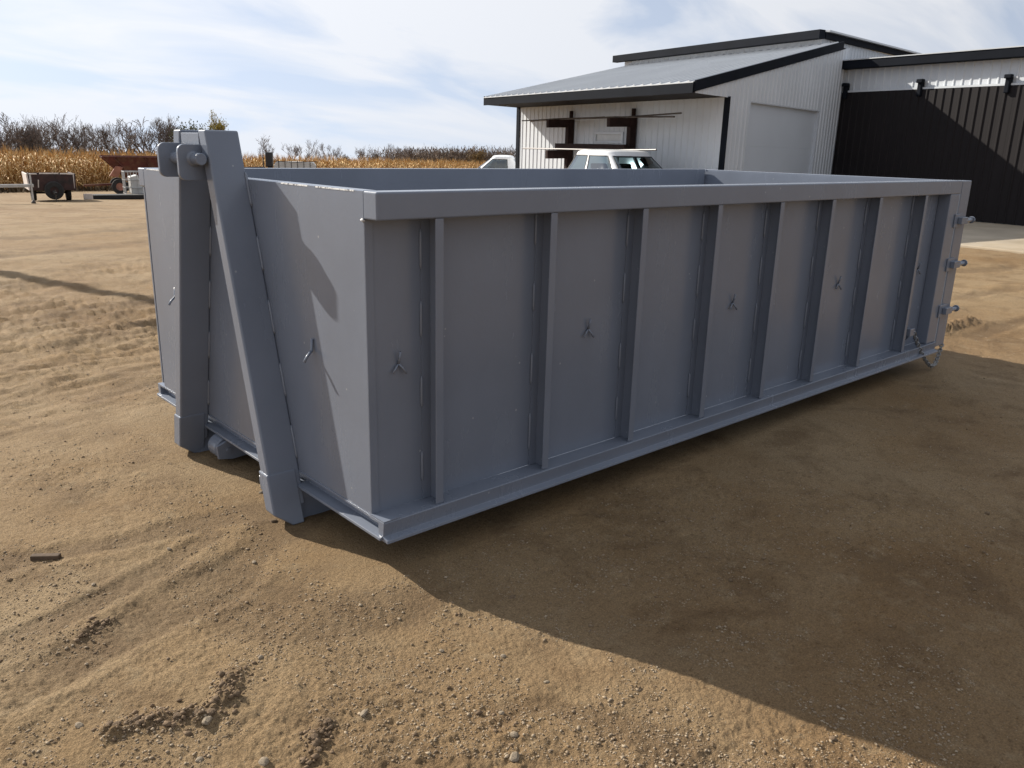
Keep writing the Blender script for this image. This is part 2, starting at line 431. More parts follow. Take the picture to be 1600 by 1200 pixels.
# wheel tracks pressed into the yard: points, half width, depth, tread pitch
TRACKS = [
    ([(-2.4,-.30),(-1.31,0.0),(-.95,.11),(-.55,.27),(-.16,.48),(.0,.6)], .11, 0.0126, .0),
    ([(-2.2,-.02),(-1.2,.30),(-.8,.45),(-.4,.62)], .07, 0.0076, .0),
    ([(-1.6,1.2),(-1.13,.94),(-.69,.80),(-.14,.76)], .10, 0.0067, .0),
    ([(-.50,-.02),(-.36,-.20),(-.10,-.30)], .16, 0.0017, .055),
    ([(-2.5,3.72),(-.6,3.72),(-.13,3.67),(.45,3.81),(1.2,4.1)], .17, 0.0143, .075),
    ([(-2.5,3.0),(-.71,3.10),(-.28,3.11),(.35,3.25)], .15, 0.0126, .07),
    ([(-2.5,4.6),(-.45,4.48),(.08,4.47),(.76,4.70),(1.8,5.2)], .20, 0.0126, .0),
    ([(-2.5,5.9),(-.22,5.71),(.29,5.69),(1.27,6.2),(2.5,7.2)], .25, 0.0126, .0),
    ([(-3,8.4),(0,8.0),(1.5,8.2),(3.5,9.6)], .22, 0.0126, .0),
    ([(-3,11.2),(1.2,11.0),(4,12.5),(8,13)], .3, 0.0147, .0),
    ([(-4,15),(2,14.2),(6,15.8),(12,16)], .35, 0.0168, .0),
    ([(5.5,.3),(6.57,.19),(8.17,.14),(12,-.6)], .12, 0.0126, .0),
    ([(6,1.2),(8,1.3),(11,.9),(15,-.2)], .14, 0.0109, .0),
    ([(7,3.2),(10,2.6),(14,1.6)], .2, 0.0126, .0),
    ([(-.9,-1.0),(-.5,-.92),(-.04,-1.04),(.1,-1.5)], .08, 0.0042, .0),
]
# ridges of loose clods: points, half width, height
RIDGES = [
    ([(-1.10,-.36),(-.98,-.40),(-.87,-.47),(-.80,-.44),(-.72,-.33)], .035, .020),
    ([(-.72,-.82),(-.66,-.75),(-.60,-.70)], .03, .012),
    ([(-1.02,.20),(-.93,.22)], .03, .012),
    ([(-.2,.64),(-.06,.60),(.1,.55)], .05, .014),
    ([(6.6,.5),(7.6,.45)], .1, .05),
]
yaws = np.concatenate([np.radians(np.arange(-313+0, 10.5, 3.0)) , np.radians(np.arange(10.5, 85.5, 0.105))])
yaws = np.unique(np.round(np.concatenate([np.radians(np.arange(85.5, 370.5, 3.0)), np.radians(np.arange(10.5, 85.5, 0.105))]), 6))
dep = np.arange(0.80, 0.022, -0.00135)
r1 = 1.634/np.tan(dep)
rr = np.concatenate([[0.15, 0.5, 0.9, 1.25], r1[r1 > 1.5], r1[-1]*np.geomspace(1.02, 45, 60)])
A, Rr = np.meshgrid(yaws, rr)
gx, gy = CAM[0] + Rr*np.cos(A), CAM[1] + Rr*np.sin(A)
near = sstep(40, 14, Rr)
mid = sstep(110, 30, Rr)
gz = terrain(gx, gy)
# the container stands on packed, flatter dirt
inx = sstep(-.5, -.05, gx)*sstep(5.8, 5.2, gx)*sstep(-.35, .1, gy)*sstep(2.6, 2.2, gy)
flat = 1-0.85*inx
apron = sstep(15.0, 16.2, gx)*sstep(-30, -20, gy)*sstep(14, 8, gy)
flat = flat*(1-apron)
h = 0.030*fbm(gx, gy, .30, 3, 3)*mid
h += 0.013*fbm(gx, gy, 1.7, 5, 3)*near
lump = sstep(-.1, .7, fbm(gx, gy, .8, 8, 3))
h += (0.0012 + 0.0034*lump)*fbm(gx, gy, 7.0, 11, 4, .6)*near
fineA = sstep(16, 4, Rr)
h += (0.0012+0.0026*lump)*fbm(gx, gy, 30.0, 13, 3, .7)*fineA
h += 0.0019*fbm(gx, gy, 85.0, 21, 2, .7)*sstep(8, 2.5, Rr)
# driven-over ground to the left: streaks along the driving direction
reg = sstep(2.0, 3.2, gy)*sstep(14, 6, gy)*sstep(4.5, 1.5, gx)
u_, v_ = gx*.97+gy*.22, -gx*.22+gy*.97
h += 1.5*(0.016*fbm(u_*1.1, v_*5.5, 1.0, 31, 5, .7) + .010*(1-2*np.abs(fbm(u_*2.2, v_*9, 1.0, 33, 3, .6))))*reg*(.35+.65*lump)
h += 0.011*fbm(u_*.35, v_*2.2, 1.0, 37, 4, .62)*sstep(4, 7, gy)*mid*sstep(60, 20, Rr)
m = Rr < 26
xs, ys = gx[m], gy[m]
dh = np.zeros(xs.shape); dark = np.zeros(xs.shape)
for pts, w, dpt, tr in TRACKS:
    wob = 0.12*w*fbm(xs, ys, 2.0, 41, 2)*3; lumpn = sstep(-.3, .5, fbm(xs, ys, 6.0, 61, 2))
    d, al, sd_ = polydist(xs, ys, pts)
    d = np.abs(d + wob + .10*w*fbm(xs, ys, 14.0, 43, 3, .7))
    k = sstep(w*1.15, w*.65, d)
    brk = sstep(-.55, .25, fbm(xs, ys, 1.1, 47, 2))
    dh -= .75*dpt*k*brk
    dh += dpt*.45*(.5+lumpn)*np.exp(-((d-w*1.35)/(w*.35))**2)*brk
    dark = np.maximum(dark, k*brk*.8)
    if tr > 0:
        dh += k*(0.0022 if dpt < .004 else .006)*(.35+.65*lumpn)*np.sin(2*math.pi*(al+.25*d)/tr)*brk
for pts, w, ht in RIDGES:
    d, al, sd_ = polydist(xs, ys, pts)
    k = np.exp(-(d/w)**2)
    dh += ht*k*(.55+.9*np.abs(fbm(xs, ys, 24, 53, 2)))
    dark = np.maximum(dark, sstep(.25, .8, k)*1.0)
h[m] += dh
churn_tone = np.zeros(gx.shape); churn_tone[m] = dark  # darker tone along wheel tracks and clod ridges
gz = gz + h*flat - 0.012*(1-inx)*sstep(12, 5, Rr)
nr, na = gx.shape
verts = np.stack([gx, gy, gz], -1).reshape(-1, 3)
i0 = (np.arange(nr-1)[:, None]*na + np.arange(na)[None, :])
j1 = (np.arange(na)+1) % na
quads = np.stack([i0, np.arange(nr-1)[:, None]*na + j1[None, :], (np.arange(nr-1)[:, None]+1)*na + j1[None, :], i0+na], -1).reshape(-1, 4)
# middle cap
verts = np.concatenate([verts, [[CAM[0], CAM[1], -.012]]])
tris = np.stack([np.full(na, len(verts)-1), np.arange(na), j1], -1)
def ground_mat():
    m = bpy.data.materials.new("packed_dirt"); m.use_nodes = True
    n, l = m.node_tree.nodes, m.node_tree.links; b = n["Principled BSDF"]
    b.inputs["Roughness"].default_value = 0.92; b.inputs["Specular IOR Level"].default_value = 0.25
    tc = n.new("ShaderNodeTexCoord")
    def noise(s, d=5, r=.6, dist=0):
        t = n.new("ShaderNodeTexNoise"); t.inputs["Scale"].default_value = s; t.inputs["Detail"].default_value = d
        t.inputs["Roughness"].default_value = r; t.inputs["Distortion"].default_value = dist
        l.new(tc.outputs["Object"], t.inputs["Vector"]); return t.outputs["Fac"]
    def ramp(f, a, b_):
        r = n.new("ShaderNodeMapRange"); r.inputs[1].default_value = a; r.inputs[2].default_value = b_; r.clamp = True
        l.new(f, r.inputs[0]); return r.outputs[0]
    def mix(f, c1, c2, mode='MIX'):
        x = n.new("ShaderNodeMixRGB"); x.blend_type = mode
        for i, c in ((0, f), (1, c1), (2, c2)):
            if isinstance(c, tuple): x.inputs[i].default_value = (*c, 1)
            elif isinstance(c, (int, float)): x.inputs[i].default_value = c
            else: l.new(c, x.inputs[i])
        return x.outputs[0]
    c = mix(ramp(noise(.55, 6, .62, .4), .38, .62), (0.226, 0.147, 0.072), (0.274, 0.197, 0.112))
    c = mix(ramp(noise(2.3, 6, .65, .6), .50, .70), c, (0.165, 0.108, 0.056))
    c = mix(ramp(noise(.23, 5, .6, .3), .48, .62), c, mix(1.0, c, (.80, .74, .68), 'MULTIPLY'))
    c = mix(ramp(noise(9, 5, .65), .56, .78), c, (0.270, 0.200, 0.118))
    at_ = n.new("ShaderNodeAttribute"); at_.attribute_name = "churn_tone"
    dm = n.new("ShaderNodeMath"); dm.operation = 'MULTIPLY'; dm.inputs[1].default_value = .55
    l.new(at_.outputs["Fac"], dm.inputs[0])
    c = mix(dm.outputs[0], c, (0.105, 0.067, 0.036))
    # grit
    g1 = ramp(noise(170, 3, .7), .35, .65)
    mm = n.new("ShaderNodeMapRange"); mm.inputs[3].default_value = .68; mm.inputs[4].default_value = 1.32; l.new(g1, mm.inputs[0])
    c = mix(1.0, c, mm.outputs[0], 'MULTIPLY')
    c = mix(ramp(noise(48, 4, .7), .57, .68), c, mix(1.0, c, (.62, .58, .55), 'MULTIPLY'))  # dark specks: the shade of small crumbs, painted into the colour
    v = n.new("ShaderNodeTexVoronoi"); v.inputs["Scale"].default_value = 75; l.new(tc.outputs["Object"], v.inputs["Vector"])
    vr = n.new("ShaderNodeMapRange"); vr.inputs[1].default_value = .10; vr.inputs[2].default_value = .16; vr.inputs[3].default_value = 1; vr.inputs[4].default_value = 0
    l.new(v.outputs["Distance"], vr.inputs[0])
    pk = n.new("ShaderNodeMath"); pk.operation = 'MULTIPLY'; l.new(vr.outputs[0], pk.inputs[0]); l.new(ramp(noise(28, 2), .46, .54), pk.inputs[1])
    c = mix(pk.outputs[0], c, (0.38, 0.31, 0.22))
    l.new(c, b.inputs["Base Color"])
    bp = n.new("ShaderNodeBump"); bp.inputs["Distance"].default_value = .0075; bp.inputs["Strength"].default_value = 1.0
    ad = n.new("ShaderNodeMath"); ad.operation = 'ADD'
    n45 = n.new("ShaderNodeMath"); n45.operation = 'MULTIPLY_ADD'; n45.inputs[1].default_value = 1.1; l.new(noise(42, 4, .7), n45.inputs[0]); l.new(noise(130, 5, .75), n45.inputs[2])
    l.new(n45.outputs[0], ad.inputs[0]); l.new(pk.outputs[0], ad.inputs[1])
    l.new(ad.outputs[0], bp.inputs["Height"]); l.new(bp.outputs[0], b.inputs["Normal"])
    return m
gm = np_mesh("ground", verts, quads, tris, ground_mat(), smooth=True)
at_ = gm.attributes.new("churn_tone", 'FLOAT', 'POINT')
at_.data.foreach_set("value", np.concatenate([churn_tone.ravel(), [0]]).astype(np.float32))
ground = link("ground", gm)
tag(ground, "packed sandy dirt yard with wheel tracks and loose clods", kind="structure")

def ground_z(x, y):          # height of the built ground near a point
    a = math.atan2(y-CAM[1], x-CAM[0]) % (2*math.pi)
    if a < yaws[0]: a += 2*math.pi
    r = math.hypot(x-CAM[0], y-CAM[1])
    i = int(np.clip(np.searchsorted(rr, r), 1, nr-1)); j = int(np.argmin(np.abs(yaws-a)))
    t = (r-rr[i-1])/(rr[i]-rr[i-1])
    return float(gz[i-1, j]*(1-t) + gz[i, j]*t)

# concrete in front of the big dark door
def dirv(deg): return np.array([math.cos(rad(deg)), math.sin(rad(deg))])
AC = np.array([15.305, 8.933]); BC = np.array([22.795, 10.079])
uA, nA = dirv(79), dirv(169)
uB, nB = dirv(8.7), dirv(8.7-90)
uC, nC = dirv(82), dirv(172)
p = [BC - uC*.05 + nC*.02, BC - uC*13, BC - uC*13 + nC*6.5, BC - uC*3.2 + nC*6.2, BC-uC*.6+nC*5.6]
mb = MB().prism([tuple(q) for q in p], -.15, .035, 'z')
ap = mb.build("concrete_apron", M['concrete'], bevel=.02)
tag(ap, "pale concrete apron in front of the dark sliding door", kind="structure")
# ------------------------------------------------------------------ roll-off container
L, W = 5.20, 2.25
ZC, ZR, ZT = 0.223, 1.373, 1.4725
RW = 0.09
box_ = empty("roll_off_container")
tag(box_, "long grey steel roll-off dumpster with ribbed sides and hook frame", "dumpster")
G = M['grey']
def part(name, mb, m=None, parent=None, bevel=.0, smooth=False, seg=2):
    return mb.build(name, m or G, parent or box_, bevel, smooth, seg=seg)
# floor, panels
part("floor_plate", MB().box(.02, L-.01, .006, W-.006, .195, .217))
fp = part("front_panel", MB().box(0, .008, -.0005, W+.0005, ZC, ZT-.0015))
part("front_cap_rail", MB().box(.0085, .070, .012, W-.012, ZT-.10, ZT), bevel=.006)
sp_ = part("side_panel", MB().box(.0085, L-.004, 0, .006, ZC, ZT-.001))
sp2 = part("side_panel", MB().box(.0085, L-.004, W-.006, W, ZC, ZT-.001))
# top rails
for s in (0, 1):
    y0, y1 = (-RW, -.0006) if s == 0 else (W+.0006, W+RW)
    part("top_rail", MB().box(-.001, L+.002, y0, y1, ZR, ZT), bevel=.007, seg=3)
# inner face plates below the rails are the side panels; ribs outside
RIBX = [.256, .856, 1.456, 2.056, 2.656, 3.246, 3.876, 4.59]
# open C section: outer flange, web behind it, inner flange welded to the panel
rib_me = MB().prism([(0,-.086),(.038,-.086),(.038,-.0005),(.032,-.0005),(.032,-.080),(0,-.080)], ZC+.001, ZR-.0005, 'z').mesh("rib", G)
rib_fl = MB().box(-.010, .0318, -.0065, -.0008, ZC+.001, ZR-.0005).mesh("rib_flange", G)
wb = MB().tube([(0,0,-.075),(0,0,-.06),(0,0,.06),(0,0,.075)], [.002,.006,.006,.002], 6).mesh("weld_bead", M['weld'], True)
def add_rib(x, y, flip):
    o = link("rib", rib_me, box_, (x, y, 0)); o.scale = (1, -1 if flip else 1, 1)
    m_ = o.modifiers.new("bevel", 'BEVEL'); m_.width = .0022; m_.segments = 2
    f = link("rib_flange", rib_fl, o)
    for k in range(4):
        w = link("weld_bead", wb, o, (-.011, -.005, .38+.30*k+random.uniform(-.03, .03)))
        w.scale = (1, 1, random.uniform(.8, 1.2))
    return o
for x in RIBX:
    add_rib(x, 0, False)
    add_rib(x, W, True)
part("corner_angle", MB().box(.0004, .034, -.004, -.0003, ZC+.001, ZR-.001))
part("corner_strip", MB().box(-.001, .010, W+.013, W+.030, ZC+.02, ZR-.004))
part("corner_strip_web", MB().box(.011, .02, W+.001, W+.029, ZC+.02, ZR-.006))
# bottom channels (outward C section)
prof = [(.0,ZC-.012),(.0,ZC-.0005),(-.098,ZC-.0005),(-.100,ZC-.004),(-.094,ZC-.060),(-.122,ZC-.068),(-.124,ZC-.080),(-.060,ZC-.080),(-.060,ZC-.012)]
part("bottom_channel", MB().prism(prof, -.006, L, 'x'), bevel=.0015)
part("bottom_channel", MB().prism([(W-p_[0], p_[1]) for p_ in prof], -.006, L, 'x'), bevel=.0015)
pf = [(.05,ZC-.0006),(-.004,ZC-.0006),(-.004,ZC-.010),(.030,ZC-.012),(.030,ZC-.055),(-.020,ZC-.062),(-.020,ZC-.074),(.05,ZC-.074)]
part("front_channel", MB().prism(pf, -.090, W+.090, 'y'), bevel=.0012)
part("corner_plate", MB().prism([(-.005,-.0005),(-.005,-.099),(.07,-.0985),(.03,-.04)], ZC+.0002, ZC+.005, 'z'))
# under-frame skids
for y0 in (.566, 1.642):
    part("skid", MB().prism([(-.120,.055),(-.120,.142),(5.05,.142),(5.05,-.006),(-.050,-.006)], y0, y0+.08, 'y'), bevel=.005)
for x in np.arange(.5, 5.0, .62):
    part("cross_member", MB().box(x, x+.05, -.055, W+.055, ZC-.078, ZC-.029))
# hook frame legs
def leg(yb, kb, side):
    # y of the camera-facing web face at height z: yb + kb*z
    def q(z, x0=-.150, x1=-.001, w=.075): y = yb+kb*z; return [(x0,y,z),(x1,y,z),(x1,y+w,z),(x0,y+w,z)]
    mb = MB().hexa(q(.075), q(1.672))
    o = part("hook_frame_leg", mb, bevel=.008, seg=3)
    # reinforcing shoe at the foot
    mb = MB().prism([(-.156,.062),(-.156,.235),(-.02,.235),(-.02,.0),(-.075,.0)], -.004, .079, 'y')
    mb.v = [(v[0], v[1]+yb+kb*v[2], v[2]) for v in mb.v]
    part("foot_shoe", mb, None, o, bevel=.006)
    for k in range(5):
        z = .35+.27*k
        w = link("weld_bead", wb, o, (-.003, yb+kb*z-.003, z)); w.rotation_euler = (-math.atan(kb), 0, 0)
    return o
legr = leg(.527, .279, -1)
legl = leg(1.650, -.225, 1)
# lug plates carrying the hook pin
def rounded(x0, x1, z0, z1, r, corners, n=6):
    pts = []
    cs = [(x0, z0, 180), (x1, z0, 270), (x1, z1, 0), (x0, z1, 90)]
    for i, (cx, cz, a0) in enumerate(cs):
        if i in corners:
            ox = cx + (r if i in (0, 3) else -r); oz = cz + (r if i in (0, 1) else -r)
            for k in range(n+1):
                a = rad(a0 + 90*k/n); pts.append((ox+r*math.cos(a), oz+r*math.sin(a)))
        else: pts.append((cx, cz))
    return pts
lp = rounded(-.250, -.085, 1.462, 1.612, .03, (0, 3))
part("lug_plate", MB().prism(lp, 1.045, 1.066, 'y'), bevel=.003)
lp2 = rounded(-.252, -.085, 1.468, 1.616, .03, (0, 3))
part("lug_plate", MB().prism(lp2, 1.268, 1.289, 'y'), bevel=.003)
part("lug_tie_plate", MB().box(-.148, -.12, 1.0665, 1.2675, 1.50, 1.66), bevel=.003)
prof_pin = [(0,.968),(.022,.968),(.0255,.972),(.0255,1.365),(.022,1.369),(0,1.369)]
part("hook_pin", MB().lathe(prof_pin, (-.182,0,1.552), 'y', 24), smooth=False, bevel=0)
part("pin_collar", MB().lathe([(.0256,1.0445),(.034,1.0445),(.0256,1.034)], (-.182,0,1.552), 'y', 20), M['grey'])
# front rollers between the legs
for yr, yb in ((1.40, 1.37), (.76, .87)):
    w = part("front_roller", MB().lathe([(.012,yr),(.052,yr),(.060,yr+.008),(.060,yr+.092),(.052,yr+.10),(.012,yr+.10)], (.0,0,.085), 'y', 22))
    part("roller_bracket", MB().prism([(-.055,.045),(-.060,.115),(.02,.145),(.30,.145),(.30,.05),(.02,.03)], yb, yb+.018, 'y'), None, w, bevel=.003)
    part("roller_bolt", MB().lathe([(0,yb-.008),(.014,yb-.008),(.014,yb+.001),(0,yb+.001)], (-.0,0,.085), 'y', 6), None, w)
# tarp hooks
def y_hook():
    mb = MB()
    mb.tube([(0,-.006,.0),(0,-.014,.022),(0,-.020,.050)], .0052, 6)
    mb.tube([(0,-.006,.0),(.016,-.012,-.018),(.030,-.018,-.040)], .0052, 6)
    mb.tube([(0,-.006,.0),(-.016,-.010,-.016),(-.030,-.012,-.032)], .0045, 6)
    return mb.mesh("tarp_hook", G, True)
yh = y_hook()
for x in (.136, 1.202, 2.391, 3.61, 4.849):
    link("tarp_hook", yh, box_, (x, 0, .82)); o = link("tarp_hook", yh, box_, (x, W, .82)); o.scale = (1, -1, 1)
yh2 = MB().tube([(0,0,.05),(0,-.004,.0),(0,-.006,-.004)], .006, 6).tube([(0,-.006,.0),(.0,-.03,-.02),(.0,-.045,-.04)], .006, 6).mesh("tarp_hook", G, True)
for y in (.408, 1.915):
    o = link("tarp_hook", yh2, box_, (-.006, y, .81)); o.rotation_euler = (0, 0, rad(-78))
# rear post, door, hinges, latch
for s in (0, 1):
    y0, y1 = (-.088, .0) if s == 0 else (W, W+.088)
    part("corner_post", MB().box(5.030, 5.195, y0, y1, ZC+.0008, ZR-.0008), bevel=.005)
door = part("rear_door", MB().box(5.222, 5.232, -.02, W+.02, ZC-.02, ZT-.02))
for a, b, c_, d in ((-.075,.0,ZC-.05,ZT-.003), (W,W+.075,ZC-.05,ZT-.003)):
    part("door_stile", MB().box(5.225, 5.395, a-.010*(a<0), b+.010*(a>0), c_, d), None, door, bevel=.005)
for z in (ZC-.03, .60, 1.0, ZT-.075):
    part("door_rail", MB().box(5.2325, 5.300, .001, W-.001, z, z+.072), None, door, bevel=.004)
part("rear_sill", MB().box(5.10, 5.2, .0, W, ZC-.012, ZC+.03))
for z in (1.172, .835, .470):
    h_ = part("hinge_plate", MB().box(5.155, 5.29, -.099, -.0885, z-.050, z+.050), bevel=.003)
    part("latch_pin", MB().lathe([(0,5.275),(.016,5.275),(.016,5.432),(0,5.432)], (0,-.115,z), 'x', 14), None, h_)
    part("pin_head", MB().lathe([(0,5.433),(.025,5.433),(.027,5.437),(.027,5.443),(.025,5.447),(0,5.447)], (0,-.115,z), 'x', 16), None, h_)
    part("hinge_lug", MB().box(5.21, 5.33, -.130, -.1, z-.026, z+.026), None, h_, bevel=.003)
br = part("chain_bracket", MB().box(4.70, 4.775, -.085, -.0008, .325, .385), bevel=.004)
part("bracket_web", MB().prism([(-.001,.225),(-.07,.3245),(-.001,.3245)], 4.73, 4.742, 'x'), None, br)
# chain
P0, P1, P2 = Vector((4.78,-.075,.355)), Vector((5.12,-.135,.02)), Vector((5.40,-.075,.19))
links = MB()
NL = 34
def cpt(t):
    if t < .55:
        u = t/.55; q = P0.lerp(P1, u); q.z -= .07*math.sin(math.pi*u)*.5; q.z = max(q.z, .045)
    else:
        u = (t-.55)/.45; q = P1.lerp(P2, u); q.z -= .03*math.sin(math.pi*u); q.z = max(q.z, .045)
    return q
for i in range(NL):
    c0 = cpt(i/NL); c1 = cpt((i+1)/NL); d = (c1-c0).normalized()
    a = d.cross(Vector((0, 1, 0)) if i % 2 else Vector((.3, .2, 1))).normalized()
    mid_ = (c0+c1)/2; hl = (c1-c0).length*.72
    ring = [mid_ + d*math.cos(2*math.pi*k/10)*hl + a*math.sin(2*math.pi*k/10)*.014 for k in range(11)]
    links.tube(ring, .0050, 5, cap=False)
part("latch_chain", links, M['chain'], None, smooth=True)
# rear wheels under the floor
for yb in (.35, 1.78):
    w = part("rear_wheel", MB().lathe([(.015,yb),(.078,yb),(.088,yb+.01),(.088,yb+.12),(.078,yb+.13),(.015,yb+.13)], (4.72,0,.088), 'y', 24))
    part("wheel_bracket", MB().prism([(4.55,.1425),(4.9,.1425),(4.78,.05),(4.66,.05)], yb-.014, yb-.001, 'y'), None, w)
# bright chips along the front rim and weld blobs at the corner
for y0, y1 in ((.06, .34), (.40, .62), (1.98, 2.2)):
    part("worn_edge", MB().box(-.0012, .0075, y0, y1, ZT-.006, ZT-.0006), M['chip'])
part("weld_blob", MB().tube([(-.003,-.012,ZR-.004),(-.004,.0,ZR-.002),(-.003,.012,ZR-.003)], [.003,.0065,.003], 6), M['chip'], smooth=True)
# ------------------------------------------------------------------ shed
shed = empty("metal_shed", (AC[0], AC[1], 0))
tag(shed, "white ribbed metal shed with sloping roof, charcoal trim and roll-up door", "shed")
def shed_part(name, mb, m, parent=None, bevel=0.0, origin=AC):
    mb.v = [(v[0]-origin[0], v[1]-origin[1], v[2]) for v in mb.v]
    return mb.build(name, m, parent or shed, bevel)
def ribbed(P, Q, n, zb, zt, pitch=.229, h=.019):
    """one roll-formed sheet standing between P and Q, ribs towards n"""
    P, Q = np.array(P, float), np.array(Q, float); Lw = np.linalg.norm(Q-P); d = (Q-P)/Lw
    prof = [(0, 0)]
    k = 0; x = pitch*.5
    while x < Lw-.04:
        prof += [(x-.034, 0), (x-.016, h), (x+.016, h), (x+.034, 0)]; x += pitch
    prof.append((Lw, 0))
    mb = MB(); vs = []
    for s_, o in prof:
        q = P + d*s_ + n*o; t = s_/Lw
        vs += [(q[0], q[1], zb(s_) if callable(zb) else zb), (q[0], q[1], zt(s_) if callable(zt) else zt)]
    m_ = len(prof)
    fs = [(2*i, 2*i+2, 2*i+3, 2*i+1) for i in range(m_-1)]
    # thin back so that the sheet is solid
    off = -n*.012
    vs2 = [(vs[0][0]+off[0], vs[0][1]+off[1], vs[0][2]), (vs[1][0]+off[0], vs[1][1]+off[1], vs[1][2]),
           (vs[-2][0]+off[0], vs[-2][1]+off[1], vs[-2][2]), (vs[-1][0]+off[0], vs[-1][1]+off[1], vs[-1][2])]
    b = len(vs); vs += vs2
    fs += [(b, b+1, b+3, b+2)]
    return mb.add(vs, fs)
def run_sheets(P, Q, n, zb, zt, m, origin=AC, parent=None, width=.914, name="siding_sheet"):
    P, Q = np.array(P, float), np.array(Q, float); Lw = np.linalg.norm(Q-P); d = (Q-P)/Lw
    x = 0
    while x < Lw-1e-6:
        x1 = min(x+width, Lw)
        if Lw-x1 < .15: x1 = Lw
        f = lambda g, x=x: ((lambda s_: g(s_+x)) if callable(g) else g)
        shed_part(name, ribbed(P+d*(x+.001), P+d*(x1-.001), n, f(zb), f(zt)), m, parent, 0, origin)
        x = x1
ALEN = 9.28
AL = AC + uA*ALEN
E0 = np.array([13.646, 8.679]); EL = np.array([15.417, 17.793])
R0 = np.array([22.234, 9.993]); RL = np.array([24.081, 19.496])
ZE, ZTOP, ZS = 3.075, 4.740, 2.855       # eave top, roof top, soffit
def roof_z(p):      # roof plane height over a ground point
    # plane through eave line (ZE) and top line (ZTOP)
    d0 = np.dot(np.asarray(p)-E0, -nA); d1 = np.dot(R0-E0, -nA)
    return ZE + (ZTOP-ZE)*d0/d1
# wall under the eave
run_sheets(AC, AL, nA, lambda s_: -.9, ZS+.01, M['white_metal'])
shed_part("corner_trim", MB().prism([tuple(AC+nA*.03-uA*.10), tuple(AC+nA*.03+uA*.10), tuple(AC-nA*.02+uA*.10), tuple(AC-nA*.02-uA*.04)], -.6, ZS+.005, 'z'), M['trim'])
shed_part("corner_trim", MB().prism([tuple(AL+nA*.035+uA*.08), tuple(AL+nA*.035-uA*.10), tuple(AL-nA*.05-uA*.10), tuple(AL-nA*.05+uA*.08)], -1.2, ZS+.005, 'z'), M['trim'])
# end wall with the roll-up door
D0, D1 = np.array([16.471, 9.112]), np.array([21.130, 9.824])
E0b = AC - uB*1.683
rake = lambda P_: (lambda s_: roof_z(P_+uB*s_) - .215)
run_sheets(E0b+uB*.05, AC-uB*.001, nB, ZS-.015, rake(E0b+uB*.05), M['white_metal'])
run_sheets(AC+uB*.001, D0, nB, -.5, rake(AC), M['white_metal'])
run_sheets(D0, D1, nB, 2.825, rake(D0), M['white_metal'])
run_sheets(D1, BC+uB*.1, nB, -.4, rake(D1), M['white_metal'])
rd = shed_part("roll_up_door", MB().prism([tuple(D0-nB*.10), tuple(D1-nB*.10), tuple(D1-nB*.16), tuple(D0-nB*.16)], 2.80, 2.95, 'z'), M['door_white'])
for k in range(3):
    z0 = -.25+k*1.02
    q = MB().prism([tuple(D0-nB*.085), tuple(D1-nB*.085), tuple(D1-nB*.13), tuple(D0-nB*.13)], z0+.0005, z0+1.0195, 'z')
    q.v = [(v[0]-AC[0], v[1]-AC[1], v[2]) for v in q.v]
    q.build("door_section", M['door_white'], rd, .002)
for P_, s_ in ((D0, 1), (D1, -1)):
    shed_part("door_jamb", MB().prism([tuple(P_+nB*.004), tuple(P_+uB*.05*s_+nB*.004), tuple(P_+uB*.05*s_-nB*.15), tuple(P_-nB*.15)], -.3, 2.825, 'z'), M['door_white'])
shed_part("door_head", MB().prism([tuple(D0+uB*.05+nB*.003), tuple(D1-uB*.05+nB*.003), tuple(D1-uB*.05-nB*.15), tuple(D0+uB*.05-nB*.15)], 2.80, 2.826, 'z'), M['door_white'])
# fascia and soffit
def along(P, Q, n, z0, z1, t): return MB().hexa([(*(P),z0),(*(Q),z0),(*(Q+n*t),z0),(*(P+n*t),z0)], [(*(P),z1),(*(Q),z1),(*(Q+n*t),z1),(*(P+n*t),z1)])
shed_part("eave_fascia", along(E0b+nA*.02, EL+nA*.0+uA*.0, nA, ZS-.02, ZE-.012, .03), M['trim'])
# soffit boards
ns = 10
for k in range(ns):
    a0, a1 = k/ns, (k+1)/ns
    Pa, Pb = E0b+(EL-E0b)*a0, E0b+(EL-E0b)*a1
    Qa, Qb = AC+uA*(ALEN+.05)*a0, AC+uA*(ALEN+.05)*a1
    e = (Pb-Pa)/np.linalg.norm(Pb-Pa)*.004
    shed_part("soffit_panel", MB().hexa([(*(Pa+e),ZS-.005),(*(Pb-e),ZS-.005),(*(Qb-e),ZS-.005),(*(Qa+e),ZS-.005)], [(*(Pa+e),ZS+.02),(*(Pb-e),ZS+.02),(*(Qb-e),ZS+.02),(*(Qa+e),ZS+.02)]), M['soffit'])
# end rake boards
def rake_board(P, Q, n, drop, t, top=.02):
    return MB().hexa([(*P, roof_z(P)-drop),(*Q, roof_z(Q)-drop),(*(Q+n*t), roof_z(Q)-drop),(*(P+n*t), roof_z(P)-drop)],
                     [(*P, roof_z(P)+top),(*Q, roof_z(Q)+top),(*(Q+n*t), roof_z(Q)+top),(*(P+n*t), roof_z(P)+top)])
shed_part("rake_fascia", rake_board(E0b-uB*.02, R0+uB*.05+nB*.0, nB, .20, .045), M['trim'])
nL = np.array([-nB[0], -nB[1]])
shed_part("rake_fascia", rake_board(EL, RL, nL, .20, .03), M['trim'])
